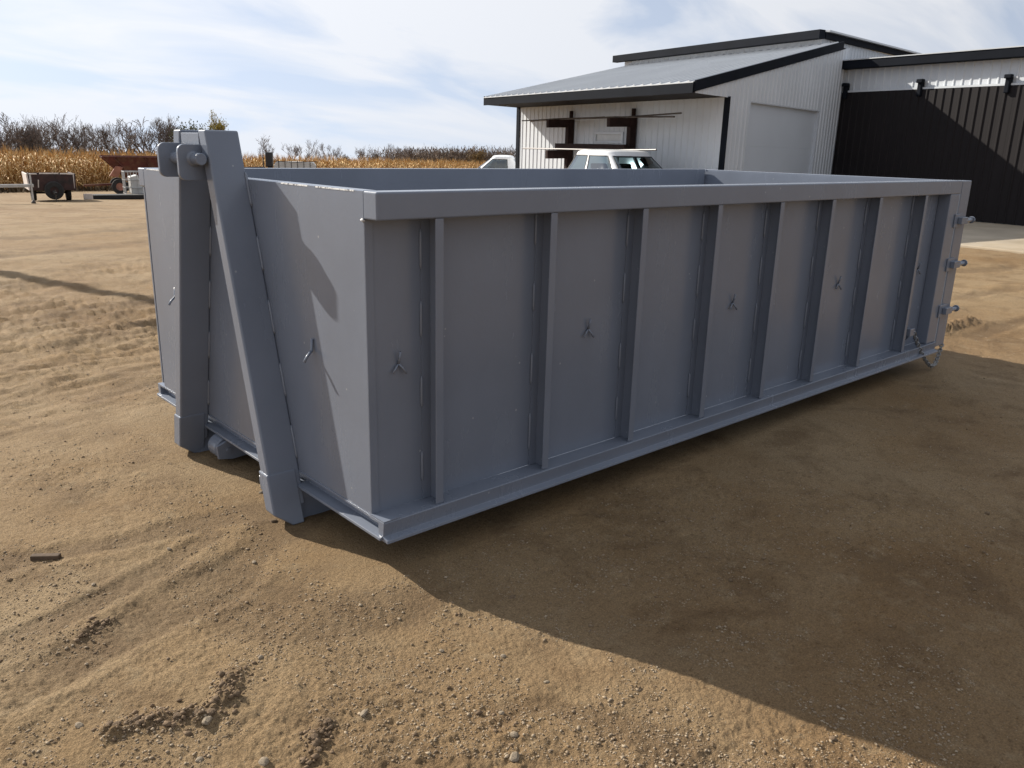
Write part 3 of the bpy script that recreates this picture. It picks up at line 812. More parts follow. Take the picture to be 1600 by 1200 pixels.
# roof sheets: one per .914 m along the eave, ribs running up the slope
def roof_sheet(a0, a1):
    Pa, Pb = E0b+(EL-E0b)*a0+nA*.05, E0b+(EL-E0b)*a1+nA*.05
    Qa, Qb = R0+(RL-R0)*a0, R0+(RL-R0)*a1
    Lw = np.linalg.norm(Pb-Pa); prof = [(0, 0)]; x = .1523
    while x < Lw-.03:
        prof += [(x-.040, 0), (x-.018, .030), (x+.018, .030), (x+.040, 0)]; x += .3047
    prof.append((Lw, 0)); vs = []
    for s_, o in prof:
        t = s_/Lw; p_, q_ = Pa+(Pb-Pa)*t, Qa+(Qb-Qa)*t
        vs += [(*p_, roof_z(p_)+o), (*q_, roof_z(q_)+o)]
    m_ = len(prof)
    fs = [(2*i, 2*i+2, 2*i+3, 2*i+1) for i in range(m_-1)]
    b = len(vs); vs += [(vs[0][0],vs[0][1],vs[0][2]-.02),(vs[1][0],vs[1][1],vs[1][2]-.02),(vs[-2][0],vs[-2][1],vs[-2][2]-.02),(vs[-1][0],vs[-1][1],vs[-1][2]-.02)]
    fs += [(b, b+1, b+3, b+2)]
    fs += [tuple([b, b+2] + [2*i for i in reversed(range(m_))])]
    return MB().add(vs, fs)
nrs = 10
for k in range(nrs):
    shed_part("roof_sheet", roof_sheet(k/nrs+.0002, (k+1)/nrs-.0002), M['roof_metal'])
# hidden far end wall
run_sheets(AL+nL*.0, RL-nL*.1, nL, -1.0, lambda s_: roof_z(AL+(RL-AL)/np.linalg.norm(RL-AL)*s_)-.05, M['white_metal'])

# ------------------------------------------------------------------ tall main hall behind
hall = empty("main_hall", (R0[0], R0[1], 0))
tag(hall, "taller white hall with thick charcoal eave rising behind the shed", "hall")
def hall_part(name, mb, m, parent=None, bevel=0): return shed_part(name, mb, m, parent or hall, bevel, R0)
H0 = R0 + uA*.72; H1 = R0 + uA*10.0
run_sheets(H0, H1, nA, -.5, 5.0, M['white_metal'], R0, hall)
rk_dir = dirv(4)
HB = H0 + rk_dir*9.5
nR = np.array([rk_dir[1], -rk_dir[0]])
run_sheets(H0, HB, nR, -.5, 4.92, M['white_metal'], R0, hall)
def sl(P, Q, n, za, zb_, hgt, t):
    return MB().hexa([(*P,za),(*Q,zb_),(*(Q+n*t),zb_),(*(P+n*t),za)], [(*P,za+hgt),(*Q,zb_+hgt),(*(Q+n*t),zb_+hgt),(*(P+n*t),za+hgt)])
hall_part("eave_fascia", sl(H0-uA*.10+nA*.02, H1+uA*.45+nA*.02, nA, 4.885, 4.885, .245, .24), M['trim'], bevel=.01)
hall_part("fascia_end_cap", sl(H1+uA*.452+nA*.06, H1+uA*.46+nA*.06, nA, 4.93, 4.93, .15, .15), M['white_metal'])
hall_part("rake_fascia", sl(H0+nA*.02+nR*.02, HB+nR*.02, nR, 4.90, 4.96, .17, .10), M['trim'])
hall_part("rake_cap", sl(H0+nA*.02+nR*.0, HB, nR, 5.072, 5.132, .05, .22), M['roof_metal'])
hall_part("roof", MB().hexa([(*H0,5.05),(*H1,5.05),(*(H1+rk_dir*9.5),5.10),(*HB,5.10)], [(*H0,5.118),(*H1,5.118),(*(H1+rk_dir*9.5),5.178),(*HB,5.178)]), M['roof_metal'])
for k, (a, z0, z1) in enumerate(((.35, 4.52, 4.80), (1.05, 4.50, 4.78))):
    Pv = H0+rk_dir*a
    v_ = hall_part("louvre_vent", sl(Pv+nR*.022, Pv+rk_dir*.5+nR*.022, nR, z0, z0, z1-z0, .04), M['soffit'])

# ------------------------------------------------------------------ wing with the dark sliding door
wing = empty("wing_building", (BC[0], BC[1], 0))
tag(wing, "long low wing with white upper siding above a dark sliding door", "building")
def wing_part(name, mb, m, parent=None, bevel=0): return shed_part(name, mb, m, parent or wing, bevel, BC)
WLEN = 15.0
CE = BC - uC*WLEN
run_sheets(BC, CE, nC, 3.36, 4.06, M['white_metal'], BC, wing)
wing_part("eave_fascia", sl(BC+uC*.15+nC*.02, CE+nC*.02, nC, 4.035, 4.035, .225, .30), M['trim'], bevel=.012)
wing_part("eave_cap", sl(BC+uC*.1+nC*.0, CE+nC*.0, nC, 4.2605, 4.2605, .025, .34), M['roof_metal'])
wing_part("roof", MB().hexa([(*BC,4.15),(*CE,4.15),(*(CE-nC*9),4.3),(*(BC-nC*9),4.3)], [(*BC,4.24),(*CE,4.24),(*(CE-nC*9),4.4),(*(BC-nC*9),4.4)]), M['roof_metal'])
run_sheets(CE, CE-nC*9, -uC, -.3, 4.2, M['white_metal'], BC, wing)
wing_part("back_wall", sl(BC-nC*9, CE-nC*9, nC, -.3, -.3, 4.4, .05), M['white_metal'])
wing_part("wall_base", sl(BC-nC*.06, CE-nC*.06, -nC, -.2, -.2, 3.6, .08), M['white_metal'])
# track and door leaves
for k in range(3):
    P_, Q_ = BC - uC*(.05+4.9*k), BC - uC*(4.948+4.9*k)
    leaf = wing_part("sliding_door", sl(P_+nC*.05, Q_+nC*.05, nC, .06, .06, 3.33, .03), M['dark_door'])
    Lw = np.linalg.norm(Q_-P_); d_ = (Q_-P_)/Lw; x = 0
    while x < Lw-.05:
        x1 = min(x+.914, Lw)
        mb = ribbed(P_+d_*(x+.001)+nC*.095, P_+d_*(x1-.001)+nC*.095, nC, .05, 3.40, h=.024)
        mb.v = [(v[0]-BC[0], v[1]-BC[1], v[2]) for v in mb.v]
        mb.build("door_sheet", M['dark_door'], leaf); x = x1
wing_part("door_track", sl(BC+nC*.03, CE+nC*.03, nC, 3.405, 3.405, .05, .07), M['white_metal'])
for s_ in (.12, 2.42, 4.72, 7.1, 9.5):
    P_ = BC - uC*s_
    b_ = wing_part("track_bracket", sl(P_+nC*.022, P_-uC*.12+nC*.022, nC, 3.22, 3.22, .42, .16), M['trim'], bevel=.02)
    wing_part("bracket_cap", sl(P_+uC*.02+nC*.1, P_-uC*.16+nC*.1, nC, 3.56, 3.56, .10, .14), M['trim'], b_, .02)

# ------------------------------------------------------------------ steel rack on the shed wall and what lies on it
def wp(s_, o, z): q = AC + uA*s_ + nA*o; return (float(q[0]), float(q[1]), z)
def wall_rack(s_, label):
    rk = empty("wall_rack", wp(s_, 0, 0)); tag(rk, label, "wall rack", "steel racks on the shed wall")
    o_ = np.array(wp(s_, 0, 0))
    def rp(name, mb, parent=None, m=M['rack']):
        mb.v = [(v[0]-o_[0], v[1]-o_[1], v[2]) for v in mb.v]; return mb.build(name, m, parent or rk, .006)
    rp("post", MB().bar(wp(s_, .14, -.4), wp(s_, .14, 2.46), .16, .20, (*nA, 0)))
    rp("post_tip", MB().bar(wp(s_, .10, 2.46), wp(s_, .10, 2.68), .09, .08, (*nA, 0)))
    rp("arm", MB().bar(wp(s_, .10, 2.33), wp(s_, .92, 2.30), .12, .22))
    rp("arm", MB().bar(wp(s_, .10, 1.47), wp(s_, .92, 1.45), .12, .24))
    return rk
wall_rack(6.15, "rust brown cantilever rack arm farther from the charcoal corner post")
wall_rack(3.28, "rust brown cantilever rack arm nearer the charcoal corner post")
def tube_thing(name, pts, r, m, label, cat, group=None, n=8):
    o0 = Vector(pts[0]); mb = MB().tube([Vector(p_)-o0 for p_ in pts], r, n)
    o = mb.build(name, m, None, smooth=False, loc=o0); return tag(o, label, cat, group)
tube_thing("steel_rod", [wp(7.75,.50,2.400), wp(6.2,.55,2.433), wp(3.3,.50,2.440), wp(1.0,.50,2.50)], .020, M['rod'], "thin dark rod on the upper rack arms with its tip rising", "rod")
tube_thing("steel_rod", [wp(7.55,.62,2.41), wp(6.2,.66,2.437), wp(3.3,.70,2.44), wp(1.0,.70,2.41)], .020, M['rod'], "thin dark rod on the upper rack arms with its tip drooping", "rod")
tube_thing("steel_angle", [wp(8.4,.40,2.425), wp(6.2,.36,2.437), wp(4.2,.36,2.47)], .018, M['rod'], "short dark steel angle resting across one upper rack arm", "rod")
tube_thing("steel_pipe", [wp(7.65,.80,1.60), wp(6.15,.80,1.606), wp(3.28,.80,1.612), wp(1.45,.80,1.65)], .022, M['pipe'], "pale steel pipe laid along the lower rack arms", "pipe")
o = MB().bar((0,0,0), tuple(np.array(wp(3.05,.48,1.68))-np.array(wp(6.3,.48,1.68))), .12, .17).build("steel_beam", M['rack'], None, .005, loc=wp(6.3,.48,1.68))
tag(o, "rust brown steel beam lying along the lower rack arms", "beam")
o = empty("wall_vent", wp(4.4, .02, 1.85)); tag(o, "small white framed vent in the shed wall between the racks", "vent")
def vp(name, s0, s1, z0, z1, t, m):
    a, b = np.array(wp(s0,.0,0)), np.array(wp(s1,.0,0)); c = np.array(wp(4.4,.02,1.85))
    P_, Q_ = (a-c)[:2], (b-c)[:2]
    MB().hexa([(*P_,z0),(*Q_,z0),(*(Q_+nA*t),z0),(*(P_+nA*t),z0)], [(*P_,z1),(*Q_,z1),(*(Q_+nA*t),z1),(*(P_+nA*t),z1)]).build(name, m, o, .004)
vp("frame", 3.75, 5.05, .18, .25, .05, M['white_metal']); vp("frame", 3.75, 5.05, -.05, .0, .05, M['white_metal'])
vp("frame", 3.75, 3.82, .0, .18, .05, M['white_metal']); vp("frame", 4.98, 5.05, .0, .18, .05, M['white_metal']); vp("pane", 3.82, 4.98, .0, .18, .02, M['galv'])
# ------------------------------------------------------------------ pickups
def make_wheel(parent, x, y, r=.36, w=.22, name="wheel", z=None, m_rim=None):
    s = 1 if y > 0 else -1
    z = r if z is None else z
    o = MB().lathe([(r*.55,y-w/2),(r*.93,y-w/2),(r,y-w/2+.03),(r,y+w/2-.03),(r*.93,y+w/2),(r*.55,y+w/2)], (x,0,z), 'y', 26).build(name, M['tyre'], parent)
    MB().lathe([(0,y-w*.3),(r*.56,y-w*.42),(r*.56,y+w*.42),(0,y+w*.3)], (x,0,z), 'y', 18).build("rim", m_rim or M['rim'], o)
    MB().lathe([(0,y+s*w*.25),(r*.16,y+s*w*.3),(r*.16,y+s*w*.47),(0,y+s*w*.5)], (x,0,z), 'y', 10).build("hub", m_rim or M['rim'], o)
    return o
def pickup(label, loc, yaw, ext=True, cargo=True):
    t = empty("pickup_truck", loc, yaw); tag(t, label, "pickup truck")
    P_ = M['car_white']
    rear = -1.72 if ext else -1.05
    def arch(cx, r=.44, n=9): return [(cx+r*math.cos(a), .36+r*math.sin(a)) for a in np.linspace(0, math.pi, n)]
    # front body: fenders, hood, doors up to the belt
    prof = [(rear,.42)] + [(1.1,.40)] + [(x, z) for x, z in reversed(arch(1.55))] + [(2.35,.42),(2.42,.62),(2.40,.92),(2.25,1.02),(1.5,1.10),(.85,1.16),(rear,1.17)]
    prof = [p_ for p_ in prof if not (p_[1] < .37 and 1.1 < p_[0] < 2.05)]
    b = MB().prism(prof, -.93, .93, 'y').build("body", P_, t, .05, seg=3)
    # bed with open top
    bx0, bx1 = rear-2.05, rear-.03
    bp = [(bx0,.55),(bx0,1.15),(bx1,1.15),(bx1,.45)] + arch((bx0+bx1)/2-.05)
    bp = [(bx0,.55),(bx0,1.15),(bx1,1.15),(bx1,.45)] + [(x, z) for x, z in arch((bx0+bx1)/2-.05)]
    for s in (-1, 1):
        MB().prism(bp, s*.93, s*.84, 'y').build("bed_side", P_, t, .015)
    MB().box(bx0-.03, bx0+.04, -.839, .839, .55, 1.15).build("tailgate", P_, t, .015)
    MB().box(bx0+.04, bx1, -.839, .839, .56, .62).build("bed_floor", M['plastic'], t)
    MB().box(bx1-.05, bx1, -.839, .839, .62, 1.14).build("bed_front", P_, t)
    MB().box(bx0-.15, bx0-.04, -.88, .88, .42, .56).build("rear_bumper", M['chrome'], t, .02)
    MB().box(2.38, 2.52, -.92, .92, .42, .60).build("front_bumper", M['chrome'], t, .03)
    MB().box(2.37, 2.43, -.55, .55, .66, .90).build("grille", M['plastic'], t, .01)
    for s in (-1, 1): MB().box(2.36, 2.425, s*.75-.16, s*.75+.16, .68, .88).build("headlight", M['glass'], t, .015)
    # cab shell: rounded rings from the belt up to the roof, with window openings
    xr = rear; NU, NV = 128, 16
    tf = np.linspace(0, 2*math.pi, 20001); aw = (.84-xr)/2
    cx_s = np.column_stack([aw*np.sign(np.cos(tf))*np.abs(np.cos(tf))**.40, .905*np.sign(np.sin(tf))*np.abs(np.sin(tf))**.40])
    al_ = np.concatenate([[0], np.cumsum(np.linalg.norm(np.diff(cx_s, axis=0), axis=1))])
    ths = np.interp((np.arange(NU)+.5)/NU*al_[-1], al_, tf)
    def ring(v, k=1.0):
        e = 1-(1-v)**1.25
        xf, xb, w = .86-.72*v, xr+.02+.36*v, .905-.215*e
        xc, a = (xf+xb)/2, (xf-xb)/2; pts = []
        for i in range(NU):
            th = ths[i]; c, s = math.cos(th), math.sin(th)
            pts.append((xc+a*k*math.copysign(abs(c)**.40, c), w*k*math.copysign(abs(s)**.40, s)))
        return pts
    zb_, zt_ = 1.14, 1.665; vs = []
    for j in range(NV+1):
        v = j/NV; z = zb_+(zt_-zb_)*v
        vs += [(x, y, z) for x, y in ring(v)]
    for k, z in ((.975, 1.692), (.93, 1.712), (.85, 1.728), (.70, 1.742), (.45, 1.752), (.15, 1.755)):
        vs += [(x, y, z) for x, y in ring(1.0, k)]
    nr_ = NV+1+6; shell = []; win = {}
    base0 = ring(0)
    fb = xr+.02; ff = .86; xb_split = -.52
    for j in range(nr_-1):
        for i in range(NU):
            f = (j*NU+i, j*NU+(i+1)%NU, (j+1)*NU+(i+1)%NU, (j+1)*NU+i); key = None
            if 1 <= j < NV-2:
                (x0, y0), (x1, y1) = base0[i], base0[(i+1)%NU]; x, y = (x0+x1)/2, (y0+y1)/2
                if abs(y) > .84:
                    sd2 = 'r' if y < 0 else 'l'
                    if xb_split+.07 < x < .60: key = ('door_window', sd2)
                    elif ext and xr+.30 < x < xb_split-.07: key = ('quarter_window', sd2)
                elif x > .70 and abs(y) < .74: key = ('windscreen', '')
                elif x < xr+.14 and abs(y) < .66: key = ('rear_window', '')
            if key: win.setdefault(key, []).append(f)
            else: shell.append(f)
    shell.append(tuple((nr_-1)*NU+i for i in range(NU)))
    def sub_mesh(fs):
        ids = sorted({i for f in fs for i in f}); mp = {q_: n_ for n_, q_ in enumerate(ids)}
        return MB().add([vs[i] for i in ids], [tuple(mp[i] for i in f) for f in fs])
    def thick(o, t_):
        sm = o.modifiers.new("thick", 'SOLIDIFY'); sm.thickness = t_; sm.offset = -1
    thick(sub_mesh(shell).build("cab_shell", P_, t, smooth=True), .03)
    for (nm2, sd2), fs in win.items():
        mb = sub_mesh(fs)
        cx0 = sum(p_[0] for p_ in mb.v)/len(mb.v); cy0 = sum(p_[1] for p_ in mb.v)/len(mb.v)
        o2 = mb.build(nm2, M['glass_dark'] if nm2 in ('windscreen', 'rear_window') else M['glass'], t, smooth=True)
        # rubber seal round the opening
        from collections import Counter
        ec = Counter(tuple(sorted((f[i], f[(i+1)%4]))) for f in fs for i in range(4)); bd = [e for e, c in ec.items() if c == 1]
        nb = {}
        for e in bd:
            nb.setdefault(e[0], []).append(e[1]); nb.setdefault(e[1], []).append(e[0])
        st = bd[0][0]; loop = [st]; prev = None; cur = st
        while True:
            nx_ = [q_ for q_ in nb[cur] if q_ != prev]
            if not nx_ or nx_[0] == st: break
            prev, cur = cur, nx_[0]; loop.append(cur)
        MB().tube([vs[i] for i in loop]+[vs[st]], .011, 5, cap=False).build("seal", M['plastic'], o2, smooth=True)
    for s in (-1, 1):
        mr = MB().box(.50, .62, s*1.10-.11, s*1.10+.11, 1.17, 1.31).build("door_mirror", M['chrome'] if s < 0 else M['plastic'], t, .04, seg=3)
        MB().bar((.56, s*.90, 1.17), (.57, s*1.05, 1.21), .04, .03).build("mirror_arm", M['plastic'], mr)
        MB().box(-.40, -.22, s*.932-.012, s*.932+.012, .98, 1.02).build("door_handle", M['plastic'], t, .006)
        MB().bar((xb_split, s*.935, .48), (xb_split, s*.935, 1.12), .010, .006, (1,0,0)).build("door_seam", M['plastic'], t)
    # interior
    MB().box(.55, .84, -.8, .8, .9, 1.16).build("dashboard", M['interior'], t, .03)
    for s in (-1, 1):
        se = MB().box(-.45, .05, s*.38-.27, s*.38+.27, .80, .98).build("seat", M['interior'], t, .04)
        MB().hexa([(-.58,s*.38-.26,.95),(-.42,s*.38-.26,.95),(-.42,s*.38+.26,.95),(-.58,s*.38+.26,.95)], [(-.70,s*.38-.22,1.42),(-.60,s*.38-.22,1.42),(-.60,s*.38+.22,1.42),(-.70,s*.38+.22,1.42)]).build("seat_back", M['interior'], se, .03)
    ring = [(.38+.07*math.sin(a), .38+.19*math.cos(a), 1.16+.17*math.sin(a)) for a in np.linspace(0, 2*math.pi, 19)]
    MB().tube(ring, .014, 6, cap=False).build("steering_wheel", M['plastic'], t, smooth=True)
    for x in (1.55, (bx0+bx1)/2-.05):
        for y in (-.82, .82): make_wheel(t, x, y)
    return t
tp = AC + uA*1.50 + nA*1.62
pickup("white extended-cab pickup parked in front of the shed's steel racks", (tp[0], tp[1], T(tp[0], tp[1])-.02), rad(79+180))
tc_ = AC + uA*3.55 + nA*1.75
cg = empty("welding_machine", (tc_[0], tc_[1], T(*tc_)-.02+.62), rad(79)); tag(cg, "dark boxy machine standing in the white pickup's bed", "machine")
MB().box(-.22,.22,-.30,.30,0,.50).build("housing", M['plastic'], cg, .03)
MB().box(-.18,.18,-.26,.26,.505,.58).build("cover", M['galv'], cg, .02)
MB().tube([(.05,.1,.58),(.05,.1,.72),(-.06,.16,.76)], .03, 8).build("exhaust_stub", M['plastic'], cg)
MB().tube([(-.2,-.3,.4),(-.2,-.34,.66),(.2,-.34,.66),(.2,-.3,.4)], .016, 6).build("handle", M['rod'], cg)
q = np.array([19.35, 21.75])
pickup("white pickup half hidden behind the shed's far corner post", (q[0], q[1], T(*q)+.02), rad(136), ext=False)

# ------------------------------------------------------------------ farm equipment by the corn
def lp_(px_yaw, d): return CAM[0]+d*math.cos(rad(px_yaw)), CAM[1]+d*math.sin(rad(px_yaw))
# box trailer made from an old truck bed, seen from its front
bx, by = 6.15, 30.6
bt = empty("box_trailer", (bx, by, T(bx, by)-.05), rad(-8)); bt.scale = (.80, .80, .82); tag(bt, "old rusty brown box trailer with a spare tyre on its front", "trailer")
def tp_(name, mb, m, parent=None, bevel=.01): return mb.build(name, m, parent or bt, bevel)
tp_("floor", MB().box(-.86,.86,.05,2.3,.52,.60), M['rust_brown'])
tp_("front_panel", MB().box(-.86,.86,0,.05,.50,1.16), M['rust_brown'])
tp_("tailgate", MB().box(-.86,.86,2.3,2.35,.52,1.16), M['rust_brown'])
for s in (-1, 1):
    tp_("side_panel", MB().hexa([(s*.90-.03,0,.5),(s*.90+.03,0,.5),(s*.90+.03,2.35,.5),(s*.90-.03,2.35,.5)], [(s*.94-.03,0,1.2),(s*.94+.03,0,1.2),(s*.94+.03,2.35,1.2),(s*.94-.03,2.35,1.2)]), M['pale_edge'] if s < 0 else M['rust_brown'])
def xwheel(parent, x, y, z, r, w, name="wheel"):
    o = MB().lathe([(r*.5,x-w/2),(r*.93,x-w/2),(r,x-w/2+.03),(r,x+w/2-.03),(r*.93,x+w/2),(r*.5,x+w/2)], (0,y,z), 'x', 24).build(name, M['tyre'], parent)
    MB().lathe([(0,x-w*.3),(r*.52,x-w*.4),(r*.52,x+w*.4),(0,x+w*.3)], (0,y,z), 'x', 14).build("rim", M['rust_brown'], o)
    return o
for s in (-1, 1): xwheel(bt, s*.70, 1.1, .34, .34, .20)
tp_("axle", MB().tube([(-.7,1.1,.34),(.7,1.1,.34)], .04, 8), M['black'])
for x0, x1, z in ((-.84,-.55,1.165), (-.45,.30,1.185), (.36,.84,1.175)):
    tp_("worn_lip", MB().box(x0, x1, -.02, .055, z, z+.045), M['pale_edge'], bevel=.012)
sw = MB().lathe([(.17,-.20),(.35,-.20),(.385,-.17),(.385,-.05),(.35,-.02),(.17,-.02)], (.04,0,.50), 'y', 26).build("spare_wheel", M['tyre'], bt)
MB().lathe([(0,-.15),(.18,-.17),(.18,-.06),(0,-.06)], (.04,0,.50), 'y', 16).build("rim", M['rust_brown'], sw)
tp_("tongue", MB().bar((.0,.3,.46), (-.0,-1.15,.42), .10, .10), M['black'])
tp_("jack_leg", MB().tube([(.02,-.75,.0),(.02,-.75,.55)], .03, 8), M['rod'])
tp_("bracket", MB().bar((-.55,-.02,.62),(-.52,-.05,.95), .05, .03), M['pale_edge'])
# grey beam trailer reaching in from the left
gx_, gy_ = 5.05, 28.3
gt = empty("beam_trailer", (gx_, gy_, T(gx_, gy_)), rad(3)); tag(gt, "grey steel trailer drawbar with a screw jack beside the box trailer", "trailer")
def gp(name, mb, m=M['galv'], bevel=.008): return mb.build(name, m, gt, bevel)
gp("drawbar", MB().box(-2.6,.0,-.06,.06,.52,.62)); gp("cross_beam", MB().box(-2.6,-2.48,-.9,.9,.40,.519))
gp("jack", MB().tube([(-.08,-.09,.10),(-.08,-.09,.95)], .028, 8)); gp("jack_foot", MB().lathe([(0,.0),(.07,.0),(.07,.05),(.03,.11),(0,.11)], (-.08,-.09,0), 'z', 12), M['rod'])
gp("jack_handle", MB().tube([(-.08,-.09,.93),(-.16,-.16,.95),(-.16,-.16,1.0)], .012, 6))
gp("deck", MB().box(-5.2,-2.601,-1.0,1.0,.42,.52), M['wood_dark'])
for s in (-1, 1):
    MB().lathe([(.12,s*1.12-.1),(.28,s*1.12-.1),(.3,s*1.12-.07),(.3,s*1.12+.07),(.28,s*1.12+.1),(.12,s*1.12+.1)], (-4,0,.3), 'y', 20).build("wheel", M['tyre'], gt)
# flared red wagon
wx, wy = 11.2, 37.2
wg = empty("gravity_wagon", (wx, wy, T(wx, wy)), rad(-14)); tag(wg, "rusty red farm wagon with flared hopper sides by the cornfield", "wagon")
def wgp(name, mb, m=M['rust'], parent=None, bevel=.01): return mb.build(name, m, parent or wg, bevel)
def hop(zb, zt, xb0, xb1, yb0, yb1, xt0, xt1, yt0, yt1, which, th=.035):
    B = [(xb0,yb0,zb),(xb1,yb0,zb),(xb1,yb1,zb),(xb0,yb1,zb)]; Tt = [(xt0,yt0,zt),(xt1,yt0,zt),(xt1,yt1,zt),(xt0,yt1,zt)]
    i, j = which, (which+1) % 4
    n_ = [(0,th,0),(-th,0,0),(0,-th,0),(th,0,0)][which]
    inn = lambda p_: tuple(p_[k]+n_[k] for k in range(3))
    return MB().add([B[i],B[j],Tt[j],Tt[i],inn(B[i]),inn(B[j]),inn(Tt[j]),inn(Tt[i])], [(0,1,2,3),(7,6,5,4),(0,4,5,1),(1,5,6,2),(2,6,7,3),(3,7,4,0)])
a_ = (0.75, 1.62, -.5, 2.6, 0, 1.5, -1.35, 3.2, -.35, 1.9)
for k, nm in enumerate(("near_side", "rear_end", "far_side", "front_end")):
    pnl = wgp("hopper_panel", hop(*a_, k), M['rust_pale'] if k == 3 else M['rust'])
    if k == 3:
        for f_ in (.15, .5, .85):
            y0, y1 = 0+1.5*f_, -.35+2.25*f_
            wgp("stiffener", MB().bar((-.53,y0,.78),(-1.38,y1,1.63), .06, .06), M['rust'], pnl)
    if k == 0:
        for f_ in (.1, .38, .66, .94):
            wgp("stiffener", MB().bar((-.5+3.1*f_,-.03,.78),(-1.35+4.55*f_,-.38,1.6), .05, .05), M['rust'], pnl)
wgp("rim_rail", MB().bar((-1.38,-.37,1.64),(3.2,-.37,1.64), .06, .05)); wgp("rim_rail", MB().bar((-1.38,1.92,1.64),(3.2,1.92,1.64), .06, .05))
wgp("lower_box", MB().box(-.4,2.5,.05,1.45,.55,.749)); wgp("side_board", MB().box(-.1,2.55,-.05,.0,.45,.78), M['rust'])
wgp("chute", MB().hexa([(-1.15,-.2,.80),(-.8,-.2,.75),(-.8,.0,.75),(-1.15,.0,.80)], [(-.85,-.3,1.25),(-.55,-.3,1.2),(-.55,-.1,1.2),(-.85,-.1,1.25)]), M['rust_pale'])
for x in (-.75, 2.1):
    for y in (-.05, 1.55):
        o = MB().lathe([(.17,y-.09),(.31,y-.09),(.34,y-.06),(.34,y+.06),(.31,y+.09),(.17,y+.09)], (x,0,.34), 'y', 22).build("wheel", M['tyre'], wg)
        MB().lathe([(0,y-.05),(.18,y-.07),(.18,y+.07),(0,y+.05)], (x,0,.34), 'y', 12).build("rim", M['rust_pale'], o)
wgp("running_gear", MB().box(-.8,2.2,.65,.85,.36,.50), M['black'])
for x in (-.75, 2.1): wgp("axle", MB().tube([(x,-.05,.34),(x,1.55,.34)], .05, 8), M['black'])
wgp("drawbar", MB().bar((-.8,.75,.42),(-2.2,.75,.35), .09, .09), M['rust'])
# caged tote
cx_, cy_ = 9.95, 33.2
ct = empty("caged_tote", (cx_, cy_, T(cx_, cy_)), rad(-12)); tag(ct, "wire cage tote with a cut pale plastic tank on a pallet", "tote")
def cpn(name, mb, m=M['galv'], bevel=0): return mb.build(name, m, ct, bevel)
for x in np.linspace(-.55,.55,6):
    for y in (-.5,.5): cpn("cage_bar", MB().tube([(x,y,.14),(x,y,1.02)], .016, 5))
for z in (.16,.40,.70,1.02):
    for y in (-.5,.5): cpn("cage_rail", MB().tube([(-.56,y,z),(.56,y,z)], .016, 5))
    for x in (-.56,.56): cpn("cage_rail", MB().tube([(x,-.5,z),(x,.5,z)], .016, 5))
for y in np.linspace(-.3,.3,4):
    for x in (-.56,.56): cpn("cage_bar", MB().tube([(x,y,.14),(x,y,1.02)], .016, 5))
cpn("tank", MB().prism([(-.32,.145),(-.36,.82),(-.05,.90),(.02,.55),(.18,.145)], -.42, .42, 'y'), M['poly'], .03)
cpn("pallet", MB().box(-.6,.6,-.52,.52,0,.12), M['black'], .01)
def mat_slab(x, y, a, lx, ly, lz, m, name, label, cat):
    o = MB().box(-lx/2,lx/2,-ly/2,ly/2,0,lz).build(name, m, None, .02, loc=(x, y, T(x, y)-.01), rz=rad(a)); return tag(o, label, cat)
mat_slab(9.0, 32.2, -10, 2.4, .8, .16, M['black'], "rubber_mat", "black slab lying on the dirt between trailer and caged tote", "mat")
mat_slab(7.5, 31.4, -6, .32, .04, .22, M['pale_edge'], "board", "small pale board standing on edge beside the black slab", "board")
# old log pile at the far left
for i, (dx, dz) in enumerate(((0,.14),(.34,.14),(.68,.14),(.17,.40),(.51,.40))):
    o = MB().tube([(-1.2,0,0),(-.3,.03,.01),(.9,0,0)], [.15,.16,.13], 9).build("log", M['wood_dark'], None, loc=(3.6+.1*i, 35.6+dx, T(3.6, 35.6)+dz), rz=rad(4*(i%3)-3))
    tag(o, "weathered grey log in the pile left of the box trailer", "log", "logs in the pile by the box trailer")
# cart with a white tank behind the container
rx, ry = 17.6, 34.9
rc = empty("tank_cart", (rx, ry, T(rx, ry)), rad(-30)); rc.scale = (1.0, 1.0, 1.28); tag(rc, "low cart carrying a white tank behind stakes and a dark engine", "cart")
def rcp(name, mb, m, bevel=.01): return mb.build(name, m, rc, bevel)
rcp("deck", MB().box(-1.9,1.25,-.6,.6,.45,.55), M['wood_dark'])
rcp("tank", MB().prism(rounded(-.75,1.2,.552,1.20,.2,(0,1,2,3)), -.5, .5, 'y'), M['poly'], .04)
for x in np.linspace(-.8,1.22,8): rcp("stake", MB().tube([(x,-.57,.5),(x,-.57,1.24)], .018, 5), M['rod'], 0)
rcp("top_rope", MB().tube([(-.8,-.57,1.22),(.2,-.57,1.19),(1.22,-.57,1.22)], .014, 5), M['rod'], 0)
rcp("engine", MB().box(-1.12,-.80,-.35,.3,1.0,1.52), M['plastic'], .03); rcp("engine_stand", MB().box(-1.05,-.85,-.3,.25,.552,.999), M['rod'], .01)
rcp("post", MB().tube([(-1.22,-.4,.5),(-1.22,-.4,1.42)], .03, 6), M['rod'], 0)
rcp("hitch_bar", MB().bar((-1.2,0,.95),(-2.6,-.1,.90), .12, .10), M['rack'])
for x in (-.9, .7):
    for y in (-.5, .5):
        o = MB().lathe([(.1,y-.08),(.21,y-.08),(.23,y-.05),(.23,y+.05),(.21,y+.08),(.1,y+.08)], (x,0,.23), 'y', 18).build("wheel", M['tyre'], rc)
